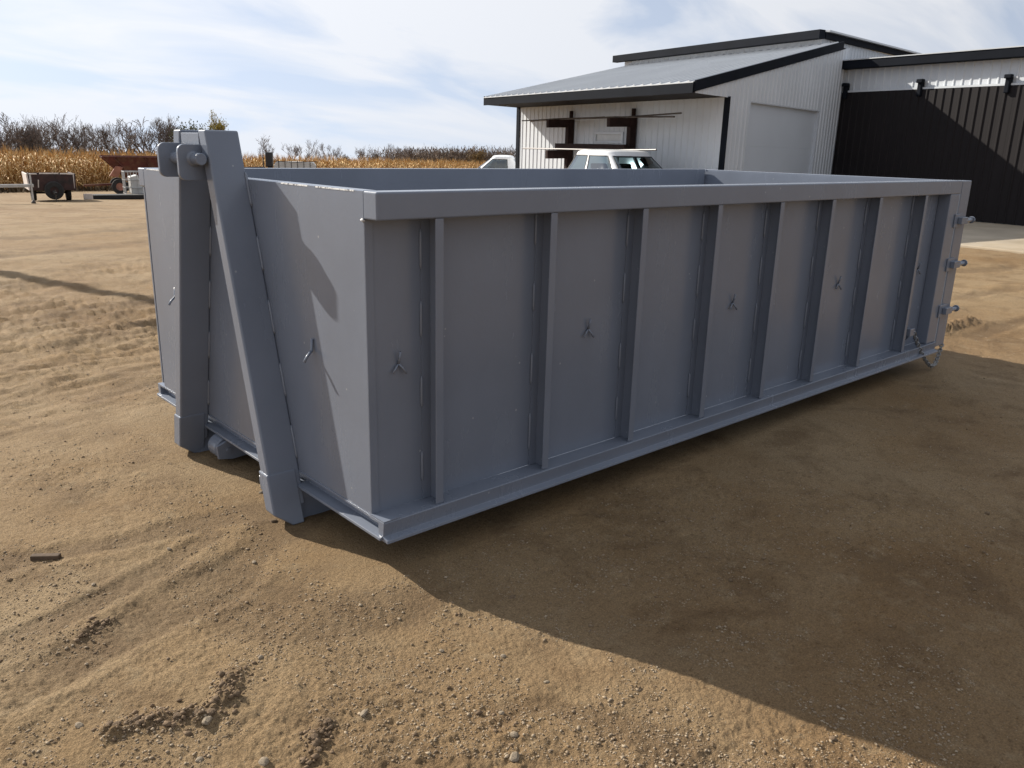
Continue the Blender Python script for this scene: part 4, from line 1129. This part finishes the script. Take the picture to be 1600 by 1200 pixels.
# utility pole, standing out of frame; its shadow crosses the yard
ux, uy = -1.92, 17.0
pl = empty("utility_pole", (ux, uy, T(ux, uy)-.1)); tag(pl, "tall wooden utility pole with cross-arm at the yard's edge", "utility pole")
MB().tube([(0,0,-.5),(0,0,4),(0,0,8.2)], [.15,.135,.11], 12).build("pole", M['wood_pole'], pl)
MB().box(-.9,.9,.09,.18,7.5,7.6).build("cross_arm", M['wood_pole'], pl)
for x in (-.8,-.3,.3,.8): MB().lathe([(0,7.6),(.04,7.6),(.05,7.66),(.03,7.72),(0,7.72)], (x,.135,0), 'z', 10).build("insulator", M['galv'], pl)
# block of wood and stones on the dirt
wz = ground_z(-.98, .87)
o = MB().box(-.055,.055,-.014,.014,0,.022).build("wood_offcut", M['wood_dark'], None, .004, loc=(-.98,.87,wz-.003), rz=rad(-36)); tag(o, "small dark wood offcut lying on the dirt", "wood offcut")
# ------------------------------------------------------------------ stones and gravel
def rock_mesh(seed, name="stone", m=None, sub=2):
    import bmesh
    bm = bmesh.new(); bmesh.ops.create_icosphere(bm, subdivisions=sub, radius=1)
    r_ = random.Random(seed); ax = [Vector((r_.uniform(-1,1), r_.uniform(-1,1), r_.uniform(-1,1))).normalized() for _ in range(9)]
    am = [r_.uniform(.62,.95) for _ in ax]
    for v in bm.verts:
        d = v.co.normalized(); k = 1.0
        for a, c in zip(ax, am):
            t = d.dot(a)
            if t > 0.01: k = min(k, c/t)
        v.co = d*k
        v.co.z *= .68; v.co.y *= r_.uniform(.97,1.03)
    me = bpy.data.meshes.new(name); bm.to_mesh(me); bm.free()
    me.materials.append(m or M['stone']); return me
rocks = [rock_mesh(i) for i in range(4)]
clods = [rock_mesh(20+i, "dirt_clod", M['clod']) for i in range(3)]
STONES = [(-1.16,-.27,.012),(-.88,-.50,.016),(-.03,.94,.012),(-.82,-.74,.015),(-.50,-.74,.013),(.03,-.98,.009),(-.28,-1.17,.017),(-.22,-1.10,.012),
          (-.62,-.30,.009),(-.35,.33,.011),(-.58,.63,.010),(.02,-.78,.009),(-.12,-.62,.008),(-.9,.52,.009),(-.18,-1.0,.009),(-.95,-.62,.010)]
for i, (x, y, r_) in enumerate(STONES):
    o = link("stone", rocks[i % 4], None, (x, y, ground_z(x, y)+r_*.25), random.uniform(0, 6)); o.scale = (r_*1.25, r_, r_)
    tag(o, "small rounded tan stone lying loose on the dirt", "stone", "loose stones on the dirt")
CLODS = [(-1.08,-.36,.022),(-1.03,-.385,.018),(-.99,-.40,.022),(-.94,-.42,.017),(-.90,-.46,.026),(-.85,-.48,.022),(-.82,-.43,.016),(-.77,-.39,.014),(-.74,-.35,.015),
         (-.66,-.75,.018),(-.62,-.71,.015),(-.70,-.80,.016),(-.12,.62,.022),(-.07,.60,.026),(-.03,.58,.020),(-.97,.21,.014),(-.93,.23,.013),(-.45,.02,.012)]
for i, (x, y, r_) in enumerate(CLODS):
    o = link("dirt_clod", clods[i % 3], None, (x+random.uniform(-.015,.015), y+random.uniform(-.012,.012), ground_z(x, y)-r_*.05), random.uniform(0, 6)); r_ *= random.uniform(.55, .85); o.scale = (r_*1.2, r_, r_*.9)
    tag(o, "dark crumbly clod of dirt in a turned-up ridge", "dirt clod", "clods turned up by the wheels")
# crumbs of dirt shed along the turned-up ridges and tracks
# grit: far too many to count
iv = np.array([(1,0,.1),(-.9,.15,0),(.1,1,-.1),(-.1,-.9,.1),(.15,.1,.8),(0,-.1,-.8)], float)
it = np.array([(0,2,4),(2,1,4),(1,3,4),(3,0,4),(2,0,5),(1,2,5),(3,1,5),(0,3,5)])
N = 95000
ga = np.radians(rng.uniform(14, 84, N)); gr = 1.9*np.exp(rng.uniform(0, 1, N)**1.1*math.log(7))
px_, py_ = CAM[0]+gr*np.cos(ga), CAM[1]+gr*np.sin(ga)
cr_ = []
for pts, w, ht in RIDGES[:4]:
    for (ax, ay), (bx_, by_) in zip(pts[:-1], pts[1:]):
        k_ = int(900*math.hypot(bx_-ax, by_-ay)); t_ = rng.uniform(0, 1, k_)
        cr_.append(np.stack([ax+(bx_-ax)*t_+rng.normal(0, w*.8, k_), ay+(by_-ay)*t_+rng.normal(0, w*.8, k_)], -1))
cr_ = np.concatenate(cr_); NC = len(cr_)
clus = fbm(px_, py_, 2.2, 71, 3) + .5*fbm(px_, py_, 9.0, 73, 2)
px_, py_, gr = px_[clus > -.45], py_[clus > -.45], gr[clus > -.45]
px_ = np.concatenate([px_, cr_[:, 0]]); py_ = np.concatenate([py_, cr_[:, 1]]); gr = np.concatenate([gr, np.full(NC, 2.)])
keep = ~((px_ > -.2) & (px_ < 5.4) & (py_ > -.15) & (py_ < 2.4))
px_, py_, gr = px_[keep], py_[keep], gr[keep]; N = len(px_)
gzz = np.array([ground_z(a, b) for a, b in zip(px_, py_)])
sz = np.clip(rng.lognormal(math.log(.0022), .5, N), .0009, .008)
sz[-NC:] *= rng.uniform(1.2, 2.6, NC)
gv = np.empty((N, len(iv), 3))
rot = rng.uniform(0, 6.28, N)
sx, sy_, sz_ = sz*rng.uniform(.8,1.6,N), sz*rng.uniform(.7,1.1,N), sz*rng.uniform(.6,1.0,N)
for i in range(N):
    c, s_ = math.cos(rot[i]), math.sin(rot[i]); q = iv*[sx[i], sy_[i], sz_[i]]
    gv[i, :, 0] = q[:,0]*c-q[:,1]*s_+px_[i]; gv[i, :, 1] = q[:,0]*s_+q[:,1]*c+py_[i]; gv[i, :, 2] = q[:,2]+gzz[i]+sz_[i]*.25
gt_ = (it[None]+np.arange(N)[:, None, None]*len(iv)).reshape(-1, 3)
def grit_mat():
    m = mat("grit", (0.36, 0.285, 0.195), .9, col2=(0.20, 0.14, 0.085), c2scale=25, c2lo=.4, c2hi=.6); return m
gm_ = np_mesh("gravel", gv[:-NC].reshape(-1, 3), None, gt_[:(N-NC)*len(it)], grit_mat())
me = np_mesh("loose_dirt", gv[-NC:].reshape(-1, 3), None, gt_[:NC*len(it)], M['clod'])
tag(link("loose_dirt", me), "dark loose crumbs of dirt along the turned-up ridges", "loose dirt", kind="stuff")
tag(link("gravel", gm_), "fine tan grit and pebbles strewn over the dirt", "gravel", kind="stuff")

# ------------------------------------------------------------------ corn
def corn_template(seed, full):
    r_ = random.Random(seed); v, f3, f4, tn = [], [], [], []
    H = r_.uniform(1.85, 2.15); lean = (r_.uniform(-.06,.06), r_.uniform(-.06,.06))
    def P3(z): return (lean[0]*z*z/4, lean[1]*z*z/4, z)
    zs = [0, H*.55, H*.9]
    for i, z in enumerate(zs):
        c = P3(z); w = [.020,.016,.008][i]
        for k in range(3): v.append((c[0]+w*math.cos(2.1*k), c[1]+w*math.sin(2.1*k), c[2])); tn.append(.35)
    for i in range(2):
        for k in range(3): f4.append((i*3+k, i*3+(k+1)%3, i*3+3+(k+1)%3, i*3+3+k))
    nl = 9 if full else 5
    for i in range(nl):
        z = H*(.18+.68*i/nl) if full else H*(.45+.45*i/nl)
        a = r_.uniform(0, 6.28); Ln = r_.uniform(.30,.62); w = r_.uniform(.017,.032)*(1 if full else 1.5)
        c = P3(z); d = (math.cos(a), math.sin(a)); n_ = (-d[1], d[0]); b = len(v)
        rise = r_.uniform(.05,.22); drop = r_.uniform(.25,.65)
        tt = r_.uniform(-.25,.3)
        for (s_, h_, ww) in ((0,0,w*.5),(Ln*.4,rise,w),(Ln*.75,rise-drop*.35,w*.8)):
            for e in (-1, 1): v.append((c[0]+d[0]*s_+n_[0]*e*ww, c[1]+d[1]*s_+n_[1]*e*ww, c[2]+h_+e*.012)); tn.append(.5+tt+s_*.15)
        v.append((c[0]+d[0]*Ln*.85, c[1]+d[1]*Ln*.85, c[2]+rise-drop)); tn.append(.6+tt)
        f4 += [(b,b+1,b+3,b+2),(b+2,b+3,b+5,b+4)]; f3.append((b+4,b+5,b+6))
    if full:        # ear in its husk
        a = r_.uniform(0, 6.28); z = H*.5; c = P3(z); b = len(v); d = (math.cos(a), math.sin(a))
        for k in range(3): v.append((c[0]+d[0]*.03+.03*math.cos(2.1*k), c[1]+d[1]*.03+.03*math.sin(2.1*k), z+.08)); tn.append(.85)
        v.append((c[0]+d[0]*.14, c[1]+d[1]*.14, z-.17)); tn.append(.95)
        f3 += [(b,b+1,b+3),(b+1,b+2,b+3),(b+2,b,b+3)]
    for k in range(4 if full else 3):    # tassel
        a = r_.uniform(0, 6.28); c = P3(H*.88); b = len(v); d = (math.cos(a)*.12, math.sin(a)*.12); w = .012 if full else .022
        v += [(c[0]-w,c[1],c[2]),(c[0]+w,c[1],c[2]),(c[0]+d[0],c[1]+d[1],H+r_.uniform(0,.18))]; tn += [.45,.45,.6]
        f3.append((b,b+1,b+2))
    return np.array(v), np.array(f4), np.array(f3), np.array(tn)
tpl_full = [corn_template(i, True) for i in range(7)]; tpl_low = [corn_template(50+i, False) for i in range(6)]
K0, K1 = np.array([-2.0, 41.2]), np.array([62.0, 61.0])
ed = (K1-K0)/np.linalg.norm(K1-K0); en = np.array([-ed[1], ed[0]]); EL_ = np.linalg.norm(K1-K0)
VV, Q4, T3, TN = [], [], [], []; off = 0
def emit(points, tpls, zscale):
    global off
    idx = rng.integers(0, len(tpls), len(points))
    for k, (v, f4, f3, tn) in enumerate(tpls):
        P_ = points[idx == k]; n_ = len(P_)
        if n_ == 0: continue
        a = rng.uniform(0, 6.28, n_); c, s_ = np.cos(a), np.sin(a)
        sc = rng.uniform(.84, 1.08, n_)*zscale; hs = rng.uniform(.85, 1.15, n_)
        X = (v[None,:,0]*c[:,None]-v[None,:,1]*s_[:,None])*hs[:,None] + P_[:,0,None]
        Y = (v[None,:,0]*s_[:,None]+v[None,:,1]*c[:,None])*hs[:,None] + P_[:,1,None]
        Z = v[None,:,2]*sc[:,None] + terrain(P_[:,0], P_[:,1])[:,None] - .03
        VV.append(np.stack([X, Y, Z], -1).reshape(-1, 3)); o_ = (np.arange(n_)*len(v)+off)[:,None,None]
        Q4.append((f4[None]+o_).reshape(-1, 4)); T3.append((f3[None]+o_).reshape(-1, 3))
        TN.append(np.clip(tn[None]+rng.normal(0,.14,(n_,1)), 0, 1).ravel()); off += n_*len(v)
for row in range(150):
    o_ = row*.76
    if row < 9: sp_r, tp_l = .15, tpl_full
    elif row < 30: sp_r, tp_l = .28, tpl_low
    else: sp_r, tp_l = .5, tpl_low
    ext = 1 + o_/70*.55
    s_ = np.arange(-o_*.25, EL_*ext, sp_r); s_ = s_ + rng.normal(0, .04, len(s_)); jn = rng.normal(0, .05 if row < 9 else .2, len(s_))
    pts = K0[None] + ed[None]*s_[:,None] + en[None]*(o_+jn)[:,None]
    pts = pts[rng.uniform(0,1,len(pts)) > .05]
    emit(pts, tp_l, 1.0)
me = np_mesh("corn_field", np.concatenate(VV), np.concatenate(Q4), np.concatenate(T3), M['corn'])
a_ = me.attributes.new("tint", 'FLOAT', 'POINT'); a_.data.foreach_set("value", np.concatenate(TN).astype(np.float32))
tag(link("corn_field", me), "standing field of dry golden corn behind the yard", "corn field", kind="stuff")
# rough weeds along the foot of the corn
nW = 5000
s_ = rng.uniform(0, EL_, nW); o_ = -np.abs(rng.normal(0, .8, nW)); bpos = K0[None]+ed[None]*s_[:,None]+en[None]*o_[:,None]
hh = rng.uniform(.12,.42,nW); aa = rng.uniform(0,6.28,nW); w_ = rng.uniform(.03,.08,nW)
zz = terrain(bpos[:,0], bpos[:,1])-.02
dx, dy = np.cos(aa), np.sin(aa)
wv = np.stack([np.stack([bpos[:,0]-dx*w_, bpos[:,1]-dy*w_, zz], -1), np.stack([bpos[:,0]+dx*w_, bpos[:,1]+dy*w_, zz], -1), np.stack([bpos[:,0]+dy*hh*.5, bpos[:,1]-dx*hh*.5, zz+hh], -1)], 1)
M['weed'] = mat("dry_weeds", (0.10, 0.068, 0.035), .95, var=.4, vscale=1.5)
me = np_mesh("weeds", wv.reshape(-1, 3), None, np.arange(nW*3).reshape(-1, 3), M['weed'])
tag(link("weeds", me), "dark dry weeds along the foot of the corn", "weeds", kind="stuff")

# ------------------------------------------------------------------ trees
def tree_meshes(seed, form):
    """unit-height (1 = 10 m scale handled by caller) bare tree; returns trunk and crown meshes, height 8 m"""
    r_ = random.Random(seed); tr, cw = MB(), MB(); tips = []
    Ht = 8.0
    def grow(p, d, ln, rad_, lvl, mb):
        pts = [p]; rs = [rad_]; q = p.copy(); dd = d.copy(); seg = 4 if lvl < 2 else 3
        wig = {'twisted': .42, 'bare': .20, 'twiggy': .20, 'bushy': .22}[form]
        for i in range(seg):
            dd = (dd + Vector((r_.gauss(0,wig), r_.gauss(0,wig), r_.gauss(0.04,wig*.5)))).normalized()
            q = q + dd*(ln/seg); pts.append(q.copy()); rs.append(max(rad_*(1-.5*(i+1)/seg), .024))
        mb.tube(pts, rs, 6 if lvl == 0 else (4 if lvl == 1 else 3), cap=False)
        if lvl >= 4: tips.append(q); return
        nb = {'bare': (5,4,4,3), 'twisted': (3,3,3,2), 'twiggy': (5,5,4,3), 'bushy': (6,5,4,3)}[form][lvl]
        for k in range(nb):
            t = r_.uniform(.50 if lvl == 0 and form != 'bushy' else (.15 if form == 'bushy' else .30), 1.0); i = min(int(t*seg), seg-1); b = pts[i].lerp(pts[i+1], t*seg-i)
            az = r_.uniform(0, 6.28); sp_ = r_.uniform(.45,.95) if lvl else r_.uniform(.35,.85)
            side = Vector((math.cos(az), math.sin(az), 0))
            nd = (dd*math.cos(sp_) + side*math.sin(sp_) + Vector((0,0,.22))).normalized()
            grow(b, nd, ln*r_.uniform(.48,.72), rs[i]*.58, lvl+1, cw)
    nst = 1 if form != 'bushy' else r_.randint(2, 4)
    for k in range(nst):
        ln = Ht*(r_.uniform(.46,.56) if form in ('bushy', 'twiggy') else r_.uniform(.56,.70)); lean = .12 if nst == 1 else .38
        if form == 'twisted': lean = .28
        grow(Vector((r_.gauss(0,.2)*(nst > 1), r_.gauss(0,.2)*(nst > 1), -.4)), Vector((r_.gauss(0,lean), r_.gauss(0,lean), 1)).normalized(), ln, (.25 if form != 'twisted' else .2) if nst == 1 else .12, 0, tr)
    return tr, cw, tips
def leaf_cloud(tips, m_per, size, seed, spread=.45):
    g = np.random.default_rng(seed); t = np.array([tuple(p_) for p_ in tips]); n_ = len(t)*m_per
    c = np.repeat(t, m_per, 0) + g.normal(0, spread, (n_, 3)); a = g.normal(0, 1, (n_, 3)); a /= np.linalg.norm(a, axis=1)[:,None]
    b = np.cross(a, g.normal(0, 1, (n_, 3))); b /= np.linalg.norm(b, axis=1)[:,None]
    s_ = g.uniform(.5, 1.3, (n_,1))*size
    v = np.stack([c-a*s_, c+b*s_*.6, c+a*s_, c-b*s_*.6], 1).reshape(-1, 3)
    return v, np.arange(n_*4).reshape(-1, 4)
PROT = {}
def proto(key, form, seed, leaf=None, m_per=0, lsize=.12, spread=.45):
    tr, cw, tips = tree_meshes(seed, form)
    top = max(v[2] for v in tr.v + cw.v)
    k = 1.0/top
    tr.v = [(v[0]*k, v[1]*k, v[2]*k) for v in tr.v]; cw.v = [(v[0]*k, v[1]*k, v[2]*k) for v in cw.v]
    t_me = tr.mesh("trunk", M['bark'], fix=False); c_me = cw.mesh("crown", M['twig'], fix=False); l_me = None
    if leaf:
        v, q = leaf_cloud(tips, m_per, lsize, seed, spread); l_me = np_mesh("foliage", v*k, q, None, M[leaf])
    PROT.setdefault(key, []).append((t_me, c_me, l_me))
for i in range(5): proto('bare', 'bare', 100+i)
for i in range(3): proto('twisted', 'twisted', 200+i)
for i in range(3): proto('twiggy', 'twiggy', 300+i, 'brown_leaf', 1, .05, .25)
for i in range(4): proto('bushy', 'bushy', 400+i, 'brown_leaf', 2, .10, .35)
proto('green', 'twiggy', 500, 'green_leaf', 5, .16); proto('yellow', 'twiggy', 600, 'yellow_leaf', 9, .17, .4)
proto('russet', 'twiggy', 700, 'russet_leaf', 6, .16); proto('bush', 'bushy', 800, 'brown_leaf', 5, .16)
def evergreen_mesh(seed):
    g = np.random.default_rng(seed); v = []; n_ = 1500
    h = g.uniform(.06, 1, n_)**.85; a = g.uniform(0, 6.28, n_); rmax = .24*(1-h)*(1+.18*np.sin(h*38))+.012
    rad_ = rmax*np.sqrt(g.uniform(.15,1,n_))
    c = np.stack([rad_*np.cos(a), rad_*np.sin(a), h-.05*rad_/.24], -1)
    d = np.stack([np.cos(a), np.sin(a), np.full(n_, -.5)], -1); sd_ = np.stack([-np.sin(a), np.cos(a), np.zeros(n_)], -1)
    s_ = g.uniform(.02,.05,(n_,1))
    v = np.stack([c-d*s_*.6, c+sd_*s_*.5, c+d*s_, c-sd_*s_*.5], 1).reshape(-1, 3)
    return np_mesh("needles", v, np.arange(n_*4).reshape(-1, 4), None, M['needle'])
ev_tr = MB().tube([(0,0,-.03),(0,0,.98)], [.022,.003], 6).mesh("trunk", M['bark'], fix=False)
ev = [evergreen_mesh(9), evergreen_mesh(10)]
TREES = [(28.8, 150.4, 9.3, 'bare'), (28.9, 146.9, 7.9, 'bushy'), (31.7, 153.8, 8.0, 'bushy'), (31.0, 147.8, 8.6, 'bare'), (31.6, 145.4, 7.3, 'bare'), (35.1, 153.2, 8.0, 'bushy'), (40.0, 165.3, 9.8, 'bare'), (40.8, 162.1, 9.2, 'twiggy'), (42.6, 160.7, 7.9, 'bare'), (40.4, 147.2, 7.4, 'bare'), (43.2, 154.6, 7.3, 'bare'), (43.3, 147.8, 8.6, 'twisted'), (43.6, 145.0, 7.2, 'bare'), (44.5, 143.0, 7.6, 'bare'), (46.7, 145.1, 8.8, 'twisted'), (54.0, 161.5, 9.7, 'bare'), (54.9, 158.5, 10.2, 'bare'), (56.2, 157.5, 9.6, 'twiggy'), (57.6, 156.8, 9.5, 'bare'), (54.6, 141.7, 8.9, 'green'), (56.9, 144.0, 8.7, 'green'), (62.4, 150.3, 11.0, 'yellow'), (78.5, 166.4, 8.4, 'twiggy'), (85.9, 166.8, 6.9, 'bare'), (87.4, 166.9, 7.9, 'bare'), (78.8, 144.5, 6.2, 'bare'), (89.0, 156.7, 6.8, 'bare'), (91.7, 157.4, 6.4, 'bare'), (90.7, 152.2, 4.1, 'bush'), (87.1, 142.9, 5.6, 'bare'), (93.7, 149.2, 6.3, 'twisted'), (90.3, 137.7, 5.1, 'bare'), (105.6, 158.0, 7.2, 'bare'), (105.8, 155.3, 6.9, 'bare'), (102.1, 146.3, 6.3, 'bare'), (98.8, 139.5, 6.3, 'bare'), (110.8, 153.5, 5.9, 'bushy'), (106.1, 144.4, 5.8, 'bushy'), (113.0, 150.9, 5.5, 'bushy'), (113.6, 149.1, 5.1, 'evergreen'), (108.5, 140.2, 4.8, 'evergreen'), (107.8, 137.1, 6.0, 'bushy'), (112.3, 140.6, 5.8, 'bushy'), (110.3, 135.8, 6.3, 'bushy'), (106.7, 128.3, 5.9, 'russet'), (111.0, 130.3, 5.4, 'bushy'), (122.3, 140.7, 6.3, 'bushy'), (108.5, 122.1, 5.5, 'bushy'), (109.4, 121.4, 5.7, 'bushy')]
INFO = {'bare': ("bare_tree", "leafless grey tree with open branches beyond the corn", "bare trees beyond the corn"),
        'twisted': ("bare_tree", "leafless crooked tree with leaning limbs beyond the corn", "crooked bare trees beyond the corn"),
        'twiggy': ("bare_tree", "leafless tree with a dense round twiggy crown beyond the corn", "dense twiggy trees beyond the corn"),
        'bushy': ("bushy_tree", "dark brown bushy many-stemmed tree beyond the corn", "bushy brown trees beyond the corn"),
        'green': ("leafy_tree", "dull green leafy tree beside the yellow tree beyond the corn", "dull green trees beyond the corn"),
        'yellow': ("leafy_tree", "yellow-leaved tree rising above the hook frame", None),
        'russet': ("leafy_tree", "golden russet tree among the brown woods beside the shed", None),
        'bush': ("shrub", "low dark bush between bare trees at the corn's far edge", None),
        'evergreen': ("evergreen_tree", "small dark pointed evergreen in front of the brown woods", "evergreens in front of the woods")}
# further slim trees filling the hedgerow behind the first line
for i in range(15):
    x = 27+i*2.3+random.uniform(-.6, .6); TREES.append((x, 168-.35*(x-27)+random.uniform(-5, 7), random.uniform(7.6, 9.6), 'bare'))
for i in range(14):
    x = 99+i*1.9; TREES.append((x, 158-1.25*(x-99)+random.uniform(-3, 5), random.uniform(5.6, 6.9), 'bushy' if i % 2 else 'bare'))
cnt = {}
def tree_label(x, y, h_, k):
    nm, lb, gp_ = INFO[k]
    left = x < 64
    if k == 'bare':
        if left:
            if h_ > 9.6 and x >= 41: return nm, "tall leafless grey tree rising above the red wagon beyond the corn", "tall bare trees above the wagon"
            if x < 41: return nm, "leafless grey tree above the box trailer beyond the corn", "bare trees above the box trailer"
            return nm, "slim leafless grey tree between box trailer and hook frame beyond the corn", "bare trees above the wagon"
        if x < 88: return nm, "open leafless tree standing alone just past the tank cart", "bare trees past the tank cart"
        return nm, "open leafless tree in the thin row before the brown woods", "bare trees before the woods"
    if k == 'bushy':
        if left: return nm, "dark brown bushy tree rising above the box trailer beyond the corn", "bushy trees above the box trailer"
        return nm, "brown bushy tree in the woods beside the shed", "bushy trees in the woods by the shed"
    if k == 'twisted':
        if left: return nm, "crooked leafless tree leaning above the red wagon", "crooked trees above the wagon"
        return nm, "crooked leafless tree in the thin row before the brown woods", None
    if k == 'twiggy':
        if not left: return nm, "lone round-crowned leafless tree directly behind the tank cart", None
        if x < 50: return nm, "dense twiggy round tree beside the box trailer's trees", None
        return nm, "dense twiggy tree close beside the hook frame's lug plates", None
    return nm, lb, gp_
for x, y, h_, k in TREES:
    if k in ('bare', 'twisted') and x < 64: h_ *= 1.08
    nm, lb, gp_ = tree_label(x, y, h_, k)
    o = empty(nm, (x, y, T(x, y)), random.uniform(0, 6.28)); tag(o, lb, "shrub" if k == 'bush' else "tree", gp_)
    i = cnt.get(k, 0); cnt[k] = i+1
    if k == 'evergreen':
        trk, crn, lf = ev_tr, ev[i % 2], None
    else: trk, crn, lf = PROT[k][i % len(PROT[k])]
    w_ = h_*random.uniform(.8, 1.05) * {'bare': .85, 'twisted': .85, 'yellow': .62, 'green': .8}.get(k, 1.0)
    for n2, me in (("trunk", trk), ("crown", crn), ("foliage", lf)):
        if me:
            c = link(n2, me, o); c.scale = (w_, w_, h_)
# undergrowth of the far woods: one mass of twigs and brown leaves
def brush(name, label, segs, n_, hmin, hmax, size, seed):
    g = np.random.default_rng(seed); out = []
    for (ax, ay, bx_, by_, hs) in segs:
        m_ = n_//len(segs); t = g.uniform(0,1,m_); x = ax+(bx_-ax)*t+g.normal(0,3,m_); y = ay+(by_-ay)*t+g.normal(0,3,m_)
        hl = (hmin+(hmax-hmin)*(.5+.5*np.sin(t*37+seed)*np.sin(t*91+2)))*hs
        z = terrain(x, y)+hl*g.uniform(0,1,m_)**.8
        out.append(np.stack([x,y,z], -1))
    c = np.concatenate(out); n2 = len(c); a = g.normal(0,1,(n2,3)); a[:,2] += 1.0*np.sign(a[:,2]); a /= np.linalg.norm(a,axis=1)[:,None]
    b = np.cross(a, g.normal(0,1,(n2,3))); b /= np.linalg.norm(b,axis=1)[:,None]; s_ = g.uniform(.4,1.4,(n2,1))*size
    v = np.stack([c-a*s_, c+b*s_*.16, c+a*s_, c-b*s_*.16], 1).reshape(-1,3)
    tag(link(name, np_mesh(name, v, np.arange(n2*4).reshape(-1,4), None, M['brush'])), label, "brush", kind="stuff")
brush("brush", "tangled brown brush under the bare trees beyond the corn", [(22,152,44,150,1.25),(42,152,58,148,1.0),(28,147,47,143,.9)], 16000, 2.2, 4.4, .45, 3)
brush("woods", "brown leafless woods beside the shed, read as one mass", [(98,148,112,132,1.0),(104,140,126,122,1.1),(100,150,118,138,1.0)], 24000, 3.6, 6.0, .42, 8)
brush("brush", "thin low brush at the corn's far edge between bare trees", [(60,152,105,150,.55)], 3500, 2.0, 3.6, .35, 12)
